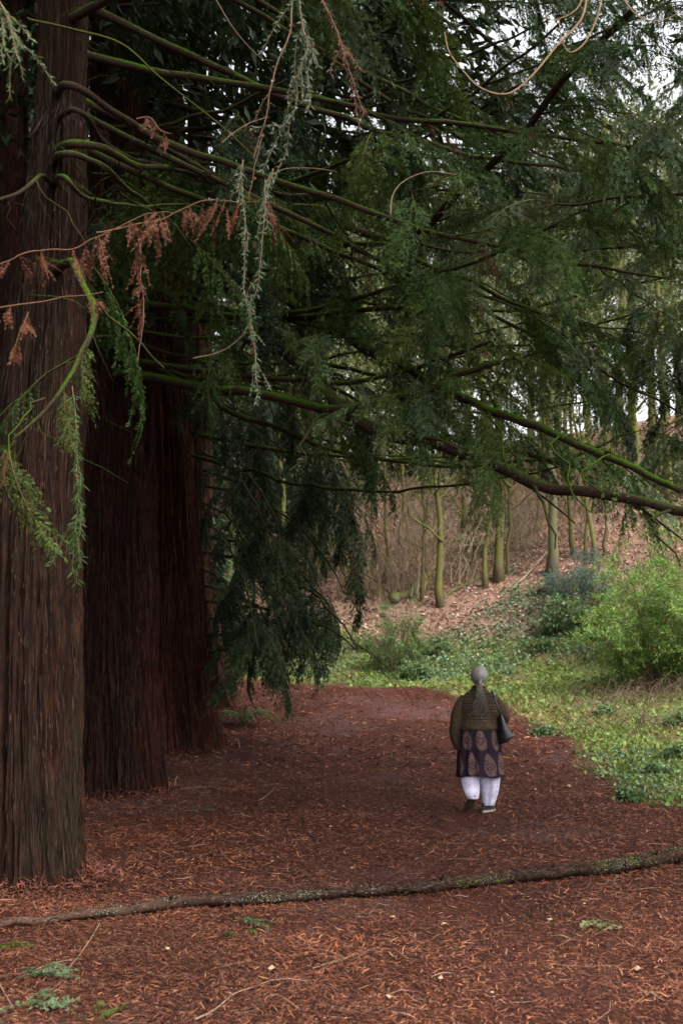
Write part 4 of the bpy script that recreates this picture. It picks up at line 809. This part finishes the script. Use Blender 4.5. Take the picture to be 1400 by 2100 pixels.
for k_, (a_, l_) in enumerate(((.30, .09), (.47, .06), (.585, .10), (.74, .07), (.86, .08))):
    q = int(a_ * (len(c) - 1)); d = np.array([.4 * (-1) ** k_, -.5, .8]); d /= np.linalg.norm(d); mbs = MB(); tube(mbs, [c[q], c[q] + d * (rr[q] + l_ * .3), c[q] + d * (rr[q] + l_ * .6)], [.018, .011, .008], 7, rough=.3); put('stub', mbs, m, fb)
for nm, mt, n, sg in (('lichen', M_lich, 3200, 3), ('moss', M_mossy, 1500, 8)):
    mb = MB(); B = []; D = []
    cl = [r.random() for _ in range(16)] if nm == 'lichen' else [.62, .66, .78, .83, .86, .9]
    for k in range(n):
        a = np.clip(cl[r.integers(len(cl))] + r.normal() * .011, .01, .99); q = int(a * (len(c) - 1)); an = r.random() * 3.6 - 2.6
        nr = np.array([0, math.cos(an) * (1 if nm == 'moss' else 1), 0]); nr = np.array([0, -math.cos(an), math.sin(abs(an)) * .9 - .2]); nr /= np.linalg.norm(nr)
        B.append(c[q] + np.array([r.normal() * .02, 0, 0]) + nr * rr[q] * 1.0); D.append(nr * .25 + r.normal(size=3) * .9)
    kites(mb, np.array(B), np.array(D), .007 + .012 * r.random(n), .010, r.normal(size=(n, 3)), np.array([1, 1, 1.0]) * (.6 + .7 * r.random((n, 1)))); put(nm, mb, mt, fb, kind='stuff', smooth=False)

# sticks, fallen sprigs, pale leaves and stones on the path
def stick(pxs, w, label, seed, tone=1.0, arch=.0):
    pts = []
    for k, (px, py) in enumerate(pxs):
        q = at(px, py); q[2] = H(q[0], q[1]) + .012 + arch * math.sin(math.pi * k / (len(pxs) - 1)); pts.append(q)
    c = catmull(pts, 8); tone *= .65; mb = MB(); tube(mb, c, w * (1 - .6 * np.linspace(0, 1, len(c))), 6, np.array([1, 1, 1]) * tone, rough=.15, seed=seed); put('ground_twig', mb, M_twig, origin=c[0], label=label, cat='twig', group='twigs lying on the path')
stick([(205, 1895), (185, 1935), (160, 1975), (140, 1995)], .005, 'grey twig pointing down from the fallen branch near the nearest trunk', 1, 1.6)
stick([(70, 2000), (110, 1985), (165, 1978)], .004, 'short pale twig beside the grey pointing one', 2, 1.6)
stick([(400, 2095), (440, 2075), (480, 2045), (520, 2030), (560, 2010)], .006, 'long greyish twig at the bottom centre of the path', 3, 1.6)
stick([(0, 2030), (15, 2055), (35, 2090)], .006, 'curved pale twig in the bottom corner', 4, 1.8)
stick([(90, 2060), (125, 2035), (155, 2032)], .004, 'thin reddish twig near the lone green sprig', 5, 1.2)
stick([(360, 1625), (420, 1615), (460, 1625)], .02, 'dark stub of branch lying beside the second trunk', 6, .7)
stick([(530, 1640), (550, 1630), (565, 1617)], .008, 'small pale twig right of the dark stub beyond the second trunk'.replace('right of', 'past'), 7, 1.3)
stick([(160, 1595), (190, 1587), (240, 1590), (268, 1612)], .010, 'thin hooped twig arching at the foot of the second trunk', 8, 1.1, .25)
stick([(357, 1620), (362, 1608), (370, 1602)], .010, 'short upright pale splinter at the foot of the second trunk', 9, 1.8, .1)
stick([(1120, 1980), (1180, 1990), (1260, 1985)], .004, 'thin twig in front of the fallen branch on the open path', 10, 1.4)
stick([(640, 1985), (720, 1960), (770, 1945)], .004, 'thin pale twig below the middle of the fallen branch', 11, 1.5)
stick([(480, 1530), (486, 1528), (492, 1538)], .02, 'small pale cut stub near the fern', 12, 1.8, .05)
def sprig(px, py, label, seed, mat, n=5, L_=.22, tone=1.0):
    p = at(px, py); o = root('fallen_sprig', p, label, 'sprig', 'green sprigs fallen on the path'); r = np.random.default_rng(seed); mb = MB()
    for k in range(n):
        a = r.random() * 6.283; q = p + np.array([r.normal() * .06, r.normal() * .05, .03]); frond(mb, r, q, np.array([math.cos(a), math.sin(a), .25]), L_ * (.6 + .7 * r.random()), np.array([0, 0, 1.0]) + r.normal(size=3) * .3, 12, .045, .012, .3, tone)
    put('leaves', mb, mat, o, smooth=False, kind='stuff')
sprig(115, 2010, 'green fallen sprig among litter near the nearest trunk side', 1, M_leafpale, 7, .2, .9)
sprig(525, 1895, 'green fallen sprig just in front of the fallen branch', 2, M_leafpale, 6, .14, .8)
sprig(70, 2085, 'large green fallen sprig at the bottom corner', 3, M_leafpale, 9, .3, 1.3)
sprig(10, 1945, 'small green fallen sprig below the pale end of the branch', 4, M_leaf, 4, .14)
sprig(495, 1920, 'tiny green sprig next to the one by the branch', 5, M_leaf, 2, .08, 1.3)
sprig(1235, 1902, 'yellowish tuft of fallen moss sprig on the open path', 6, M_yellow, 7, .14, 1.2)
sprig(240, 2080, 'faint green sprig at the bottom beside the large one', 7, M_leaf, 3, .14, 1.2)
sprig(420, 1670, 'small green sprig lying beyond the second trunk', 8, M_leafpale, 3, .2, .8)
M_pale = plain('pale_leaf', (.36, .24, .15), .8)
r = np.random.default_rng(17); lm = []
for k in range(4):
    mb = MB(); n = 14; a = np.arange(n) / n * 6.283; rad_ = .03 * (1 + .35 * np.cos(a * 5 + r.random()) + .1 * r.random(n)); v = np.stack([np.cos(a) * rad_, np.sin(a) * rad_ * .75, .008 + .008 * np.sin(a * 2 + k)], -1); v = np.concatenate([v, [[0, 0, .004]]])
    mb.add(v, [(i_, (i_ + 1) % n, n) for i_ in range(n)]); lm.append(mb.mesh('pale_leaf', M_pale, False))
lp = [(1080, 1588), (1050, 1558), (1180, 1597), (1095, 1617), (1165, 1612), (985, 1712), (1035, 1730), (805, 1885), (1005, 2050), (800, 2050), (1310, 2000), (620, 1548), (705, 1655), (490, 1735), (720, 1790), (910, 1900), (640, 1480), (1060, 1475), (1250, 1530), (1130, 1885), (560, 1990), (340, 1960), (900, 2010), (1200, 1850), (760, 1560), (870, 1500), (560, 1780), (680, 1700)]
for k, (px, py) in enumerate(lp):
    p = at(px, py) + np.array([0, 0, .02]); link('pale_leaf', lm[k % 4], None, Tm(p) @ Matrix.Rotation(r.random() * 6, 4, 'Z') @ Matrix.Rotation(r.normal() * .3, 4, 'X') @ Matrix.Scale(.5 + .6 * r.random(), 4), 'pale tan broad leaf lying loose on the reddish litter', 'leaf', 'pale leaves scattered on the path')

# ------------------------------------------------------------------ the walker
pw = at(985, 1668); px_m = FPX / pw[1]
def ell(c, s, seg=20, rings=12):
    th = np.linspace(0, math.pi, rings + 1)[1:-1]; a = np.arange(seg) / seg * 6.2832
    v = [np.array([0, 0, 1.0])] + [np.array([math.sin(t) * math.cos(q), math.sin(t) * math.sin(q), math.cos(t)]) for t in th for q in a] + [np.array([0, 0, -1.0])]
    v = np.array(v) * np.asarray(s) + np.asarray(c); f4 = []; f3 = []
    for q in range(seg): f3.append((0, 1 + q, 1 + (q + 1) % seg)); e = len(v) - 1; b_ = 1 + (rings - 2) * seg; f3.append((e, b_ + (q + 1) % seg, b_ + q))
    for k in range(rings - 2):
        for q in range(seg): f4.append((1 + k * seg + q, 1 + (k + 1) * seg + q, 1 + (k + 1) * seg + (q + 1) % seg, 1 + k * seg + (q + 1) % seg))
    return v, f4, f3
def loft(mb, rings, seg=40, fold=0.0, nf=9, ph=0.0, col=None):
    """rings: (cx, cy, z, rx, ry); closed at both ends"""
    rg = catmull([np.array(q, float) for q in rings], 6); a = np.arange(seg) / seg * 6.2832; zz = np.linspace(0, 1, len(rg))
    k = 1 + fold * zz[:, None] * np.sin(a[None] * nf + ph + 2 * np.sin(a[None] * 2 + ph))
    v = np.stack([rg[:, 0, None] + rg[:, 3, None] * np.cos(a) * k, rg[:, 1, None] + rg[:, 4, None] * np.sin(a) * k, rg[:, 2, None] + 0 * k], -1).reshape(-1, 3)
    n = len(rg); i = np.arange(n - 1)[:, None] * seg; j = np.arange(seg)[None]; f = np.stack([i + j, i + (j + 1) % seg, i + seg + (j + 1) % seg, i + seg + j], -1).reshape(-1, 4)
    v = np.concatenate([v, [rg[0, :3], rg[-1, :3]]]); f3 = [(len(v) - 2, (q + 1) % seg, q) for q in range(seg)] + [(len(v) - 1, (n - 1) * seg + q, (n - 1) * seg + (q + 1) % seg) for q in range(seg)]
    mb.add2(v, f, f3, col if col is not None else (1, 1, 1))
def remesh(mb, name, mat, parent, vox, smooth=4, **kw):
    me = mb.mesh(name + '_raw', mat); o = bpy.data.objects.new('tmp', me); COL.objects.link(o)
    md = o.modifiers.new('r', 'REMESH'); md.mode = 'VOXEL'; md.voxel_size = vox; sm = o.modifiers.new('s', 'SMOOTH'); sm.iterations = smooth; sm.factor = .5
    dg = bpy.context.evaluated_depsgraph_get(); dg.update(); m2 = bpy.data.meshes.new_from_object(o.evaluated_get(dg)); m2.name = name; m2.materials.clear(); m2.materials.append(mat)
    m2.polygons.foreach_set('use_smooth', np.full(len(m2.polygons), True)); bpy.data.objects.remove(o); bpy.data.meshes.remove(me); return link(name, m2, parent, **kw)
ps = root('person', pw, 'grey haired person in striped brown cardigan and paisley tunic walking away along the path', 'person')
M_skin = plain('skin', (.42, .24, .18), .6, attr=False)
mb = MB()
def elb(c, s): v, f4, f3 = ell(c, s); mb.add2(v, f4, f3)
elb((0, .015, 1.515), (.076, .092, .112)); elb((0, .10, 1.50), (.014, .028, .022)); elb((.078, .01, 1.50), (.012, .018, .03)); elb((-.078, .01, 1.50), (.012, .018, .03)); elb((0, .06, 1.45), (.05, .05, .045))
tube(mb, [(0, -.005, 1.30), (0, 0, 1.38), (0, .01, 1.46)], [.065, .055, .055], 16)
loft(mb, [(0, 0, .78, .17, .13), (0, 0, .88, .19, .14), (0, 0, 1.02, .17, .125), (0, -.01, 1.18, .17, .12), (0, -.01, 1.27, .14, .09), (0, 0, 1.34, .08, .06)])
LA = [(-.155, -.01, 1.25), (-.255, -.01, 1.12), (-.275, -.0, .98), (-.26, .04, .84), (-.235, .07, .72)]
RA = [(.155, -.01, 1.25), (.25, -.02, 1.16), (.285, -.01, 1.05), (.27, .12, 1.02), (.22, .24, 1.03)]
tube(mb, catmull(LA, 4), np.interp(np.linspace(0, 1, 17), [0, .5, 1], [.046, .042, .028]), 14); tube(mb, catmull(RA, 4), np.interp(np.linspace(0, 1, 17), [0, .5, 1], [.055, .045, .028]), 14)
def hand(w, d, side):
    w = np.array(w); d = np.array(d, float); d /= np.linalg.norm(d); s = np.array([0, 1.0, 0]) if abs(d[2]) > .6 else np.array([0, 0, 1.0]); nrm = np.cross(d, s)
    v, f4, f3 = ell(w + d * .045, (.018, .036, .048) if abs(d[2]) > .6 else (.036, .048, .036)); mb.add2(v, f4, f3)
    for k, l in enumerate((.062, .072, .068, .052)):
        o_ = w + d * .075 + s * (.027 - .018 * k); tube(mb, [o_, o_ + d * l * .45, o_ + d * l * .8 - nrm * side * .012, o_ + d * l - nrm * side * .03], [.009, .0088, .008, .0065], 8)
    o_ = w + d * .02 + s * .03; tube(mb, [o_, o_ + d * .03 + s * .02, o_ + d * .06 + s * .022], [.011, .010, .008], 8)
hand((-.235, .07, .72), (.05, .12, -1), 1); hand((.22, .24, 1.03), (-.75, .65, -.1), 1)
LLg = [(-.10, 0, .82), (-.105, .0, .45), (-.10, -.12, .18)]; RLg = [(.10, 0, .82), (.095, .03, .45), (.085, .03, .09)]
tube(mb, catmull(LLg, 6), [.085, .082, .078, .072, .065, .058, .054, .054, .052, .048, .044, .04, .036], 14); tube(mb, catmull(RLg, 6), [.085, .082, .078, .072, .065, .058, .054, .054, .052, .048, .044, .04, .036], 14)
remesh(mb, 'body', M_skin, ps, .006, 3)
mb = MB(); v, f4, f3 = ell((.03, .094, 1.53), (.012, .008, .008)); mb.add2(v, f4, f3); v, f4, f3 = ell((-.03, .094, 1.53), (.012, .008, .008)); mb.add2(v, f4, f3)
link('eyes', mb.mesh('eyes', plain('eye', (.05, .04, .03), .2, attr=False)), ps)
# trousers
M_white = plain('white_cotton', (.60, .56, .72), .9, bump=.3, bscale=14, attr=False)
mb = MB()
loft(mb, [(-.10, -.0, .86, .095, .12), (-.112, -.01, .55, .105, .12), (-.118, -.03, .40, .108, .11), (-.112, -.07, .28, .095, .095), (-.108, -.12, .22, .078, .080), (-.10, -.14, .165, .060, .062)], 44, .09, 5, 1)
loft(mb, [(.10, .0, .86, .095, .12), (.105, .01, .55, .112, .12), (.112, .02, .40, .118, .112), (.108, .025, .25, .104, .098), (.098, .03, .14, .082, .08), (.09, .03, .075, .066, .068)], 44, .09, 5, 2.4)
remesh(mb, 'trousers', M_white, ps, .008, 2)
# tunic with paisley print
seg, rows = 260, 150; zt = np.linspace(1.02, .405, rows); a = np.arange(seg) / seg * 6.2832
rx = np.interp(zt, [.405, .55, .75, .95, 1.02], [.262, .255, .245, .22, .205]); ry = np.interp(zt, [.405, .55, .75, .95, 1.02], [.185, .18, .18, .16, .145])
fo = 1 + .06 * ((1.02 - zt) / .6)[:, None] * np.sin(a[None] * 11 + 1.5 * np.sin(a[None] * 3))
Xp = rx[:, None] * np.cos(a) * fo + .0; Yp = ry[:, None] * np.sin(a) * fo - .012; Zp = zt[:, None] + .012 * np.sin(a * 3 + 1)[None] * ((1.02 - zt) / .6)[:, None]
v = np.stack([Xp, Yp, np.broadcast_to(Zp, Xp.shape)], -1).reshape(-1, 3)
arc = ((a + math.pi / 2 + math.pi) % (2 * math.pi) - math.pi) * .235      # 0 at the back centre (-Y), positive to +X
AR, ZZ = np.meshgrid(arc, zt); AR = AR + .03 * (fbm(xyz(AR * 6, ZZ * 5), 2, 12) - .5) + .05 * (ZZ - .7) * 0; ZZ = ZZ + .035 * (fbm(xyz(AR * 5 + 9, ZZ * 3), 2, 13) - .5); colr = np.zeros((rows, seg, 3)) + np.array([.022, .012, .022])
nz = fbm(xyz(AR * 60, ZZ * 60), 3, 9); speck = vnoise(xyz(AR * 130, ZZ * 130), 4)
for zc, off in ((.82, 0.0), (.545, .085), (1.09, .085)):
    u = (AR - off + .09) % .18 - .09; w = (ZZ - zc) / .125                  # w -1 foot .. 1 tip
    ctr = -.012 * (w + 1) ** 1.3 + .012; hw = .058 * np.sqrt(np.clip(1 - w ** 2, 0, 1)) * (1 - .38 * w)
    dd = np.abs(u - ctr) / (hw + 1e-6); ins = (np.abs(w) < 1) & (dd < 1)
    swirl = np.hypot((u - ctr) / .058, (w + .15) / .5); ring = (np.abs(swirl - .55) < .1) | ((dd > .72) & (dd < .8)) | (swirl < .2)
    base = np.where((ring | (speck > .66))[..., None], np.array([.045, .025, .03]), np.array([.14, .088, .078]) * (.6 + .7 * nz)[..., None])
    colr = np.where(ins[..., None], base, colr)
i = np.arange(rows - 1)[:, None] * seg; j = np.arange(seg)[None]; f = np.stack([i + j, i + seg + j, i + seg + (j + 1) % seg, i + (j + 1) % seg], -1).reshape(-1, 4)
mb = MB(); mb.add(v, f, colr.reshape(-1, 3)); M_tunic = leafmat('paisley_cotton', (1, 1, 1), (1, 1, 1), (1, 1, 1), .9, .1, 0)
tn = link('tunic', mb.mesh('tunic', M_tunic), ps); sd = tn.modifiers.new('thick', 'SOLIDIFY'); sd.thickness = .005; sd.offset = -1
# cardigan
m, nt, N, L, out = newmat('striped_knit'); b = N('ShaderNodeBsdfPrincipled'); b.inputs['Roughness'].default_value = .95; b.inputs['Specular IOR Level'].default_value = .1
tc = N('ShaderNodeTexCoord'); sx = N('ShaderNodeSeparateXYZ'); L(tc.outputs['Object'], sx.inputs[0])
nz = noise(nt, 6, 3, tc.outputs['Object']); zz = N('ShaderNodeMath'); zz.operation = 'MULTIPLY_ADD'; zz.inputs[1].default_value = .02; L(nz.outputs[0], zz.inputs[0]); L(sx.outputs[2], zz.inputs[2])
fr = N('ShaderNodeMath'); fr.operation = 'PINGPONG'; fr.inputs[1].default_value = .0175; L(zz.outputs[0], fr.inputs[0])
st = N('ShaderNodeMapRange'); st.inputs[1].default_value = .003; st.inputs[2].default_value = .008; st.inputs[3].default_value = .6; st.inputs[4].default_value = 0; L(fr.outputs[0], st.inputs[0])
ab = N('ShaderNodeMath'); ab.operation = 'ABSOLUTE'; L(sx.outputs[0], ab.inputs[0]); mk = N('ShaderNodeMapRange'); mk.inputs[1].default_value = .20; mk.inputs[2].default_value = .18; L(ab.outputs[0], mk.inputs[0])
zl = N('ShaderNodeMapRange'); zl.inputs[1].default_value = .99; zl.inputs[2].default_value = 1.01; L(sx.outputs[2], zl.inputs[0])
m1 = N('ShaderNodeMath'); m1.operation = 'MULTIPLY'; L(st.outputs[0], m1.inputs[0]); L(mk.outputs[0], m1.inputs[1]); m2 = N('ShaderNodeMath'); m2.operation = 'MULTIPLY'; L(m1.outputs[0], m2.inputs[0]); L(zl.outputs[0], m2.inputs[1])
nk = noise(nt, 30, 4, tc.outputs['Object']); rk = ramp(nt, [(.3, (.036, .024, .015)), (.7, (.085, .060, .038))]); L(nk.outputs[0], rk.inputs[0])
L(mixc(nt, m2.outputs[0], rk.outputs[0], (.012, .008, .007)), b.inputs['Base Color'])
bp = N('ShaderNodeBump'); bp.inputs['Strength'].default_value = .6; bp.inputs['Distance'].default_value = .008; L(nk.outputs[0], bp.inputs['Height']); L(bp.outputs[0], b.inputs['Normal']); L(b.outputs[0], out.inputs[0])
mb = MB()
loft(mb, [(0, -.005, .905, .225, .165), (0, -.01, .93, .238, .18), (0, -.015, .97, .23, .175), (0, -.012, 1.05, .222, .16), (0, -.015, 1.16, .228, .158), (0, -.015, 1.25, .215, .14), (0, -.005, 1.315, .165, .11), (0, .0, 1.355, .105, .078), (0, .005, 1.40, .078, .07), (0, .005, 1.415, .072, .066)], 60, .012, 6)
tube(mb, catmull([(-.15, -.01, 1.275), (-.225, -.015, 1.17), (-.268, -.01, 1.0), (-.272, .02, .86), (-.245, .05, .75), (-.228, .06, .70)], 6), np.interp(np.linspace(0, 1, 31), [0, .15, .5, .8, 1], [.060, .066, .068, .058, .042]), 18, rough=.12)
tube(mb, catmull([(.15, -.01, 1.275), (.22, -.02, 1.19), (.275, -.015, 1.08), (.285, .05, 1.035), (.26, .13, 1.03), (.23, .20, 1.03)], 6), np.interp(np.linspace(0, 1, 31), [0, .15, .5, .8, 1], [.060, .066, .068, .055, .042]), 18, rough=.12)
remesh(mb, 'cardigan', m, ps, .007, 3)
# shoes
M_shoe = plain('dark_canvas', (.02, .025, .04), .8, attr=False); M_sole = plain('rubber_sole', (.35, .27, .18), .8, attr=False); M_solb = plain('worn_dark_sole', (.06, .035, .025), .9, attr=False)
def shoe(M, label=None, solem=None):
    mb = MB(); loft(mb, [(0, -.0, .015, .040, .125), (0, 0, .03, .044, .13), (0, -.01, .055, .042, .118), (0, -.05, .08, .036, .075), (0, -.065, .105, .036, .056)], 30); v = np.concatenate(mb.v)
    o = link('shoe', mb.mesh('shoe', M_shoe), ps, M)
    mb = MB(); loft(mb, [(0, 0, -.002, .040, .128), (0, 0, .0, .043, .133), (0, 0, .022, .045, .135), (0, 0, .024, .042, .130)], 30); link('sole', mb.mesh('sole', solem or M_sole), o, M)
PWM = Tm(pw)
shoe(PWM @ Tm((.10, .075, .002)) @ Matrix.Rotation(math.radians(-38), 4, 'Z'))
shoe(PWM @ Tm((-.135, -.115, .112)) @ Matrix.Rotation(math.radians(-14), 4, 'Z') @ Matrix.Rotation(math.radians(34), 4, 'Y') @ Matrix.Rotation(math.radians(-58), 4, 'X'), solem=M_solb)
# hair
M_hair = plain('grey_hair', (.25, .235, .23), .6, attr=True, spec=.5, bscale=90)
mb = MB(); v, f4, f3 = ell((0, -.012, 1.53), (.094, .108, .102), 64, 24)
aa = np.arctan2(v[:, 0], v[:, 2] - 1.53); v = v * 1.0; k = 1 + .025 * np.sin(aa * 40 + 4 * v[:, 1] * 10)[:, None]; v = (v - [0, -.012, 1.53]) * k + [0, -.012, 1.53]
vk = v.copy(); front = vk[:, 1] > .055; vk[front, 1] = .055 + (vk[front, 1] - .055) * .15
mb.add2(vk, f4, f3, (np.array([1, 1, 1.0]) * (.75 + .5 * vnoise(np.stack([aa * 20, v[:, 1] * 12, v[:, 2] * 4], -1), 3)[:, None]))); link('hair', mb.mesh('hair', M_hair), ps)
mb = MB(); r = np.random.default_rng(3); tube(mb, [(0, -.10, 1.47), (-.005, -.125, 1.44), (-.008, -.135, 1.41)], [.028, .024, .026], 10, (.6, .58, .55))
for k in range(75):
    n = 16; t = np.linspace(0, 1, n); l = .16 + .22 * r.random() ** 1.5; ph = r.random() * 6.28; am = .014 + .018 * r.random(); x0 = r.normal() * .012
    spread = r.normal() * .055
    pts_ = np.stack([-.01 + x0 + spread * t + am * np.sin(t * 16 + ph) * t ** .5, -.135 - .035 * np.sin(t * 1.6) + am * .6 * np.cos(t * 14 + ph) - .012 * r.random() + .0 * t, 1.42 - l * t], -1)
    pts_[:, 1] = np.minimum(pts_[:, 1], -.15 * 1 - .012)
    pts_[0] = (-.005, -.13, 1.43); tube(mb, pts_, .0035 * (1 - .6 * t), 4, np.array([.62, .56, .47]) * (.5 + .7 * r.random()), caps=False)
link('ponytail', mb.mesh('ponytail', M_hair), ps)
# shoulder bag, held on the shoulder
bag = root('shoulder_bag', pw + [.2, -.1, .8], 'black shoulder bag hanging at the side of the walking person', 'bag'); M_bag = plain('black_leather', (.012, .013, .018), .45, attr=False, spec=.5)
mb = MB(); q0 = pw
def bl(pts): return [q0 + np.array(p_) for p_ in pts]
w = [(.225, -.13, 1.10, .012, .03), (.235, -.12, 1.04, .03, .07), (.25, -.11, .96, .05, .10), (.275, -.10, .88, .075, .12), (.285, -.10, .82, .085, .12), (.27, -.10, .785, .06, .10)]
loft(mb, [(q0[0] + a_, q0[1] + b_, q0[2] + c_, d_, e_) for a_, b_, c_, d_, e_ in w], 30)
v = np.concatenate(mb.v); mb.v = [v]; tilt = np.clip((.90 - (v[:, 2] - q0[2])) / .12, 0, 1); v[:, 2] += tilt * (v[:, 0] - q0[0] - .27) * .45
put('bag_body', mb, M_bag, bag)
mb = MB()
for off in (0, .012):
    tube(mb, catmull(bl([(.235, -.15 + off, 1.06), (.20, -.195 + off, 1.14), (.165, -.185 + off, 1.24), (.145, -.135 + off, 1.325), (.14, -.06, 1.355), (.15, .04, 1.33), (.18, .12, 1.24), (.22, .10, 1.10)]), 8), .009, 8)
put('strap', mb, M_bag, bag)
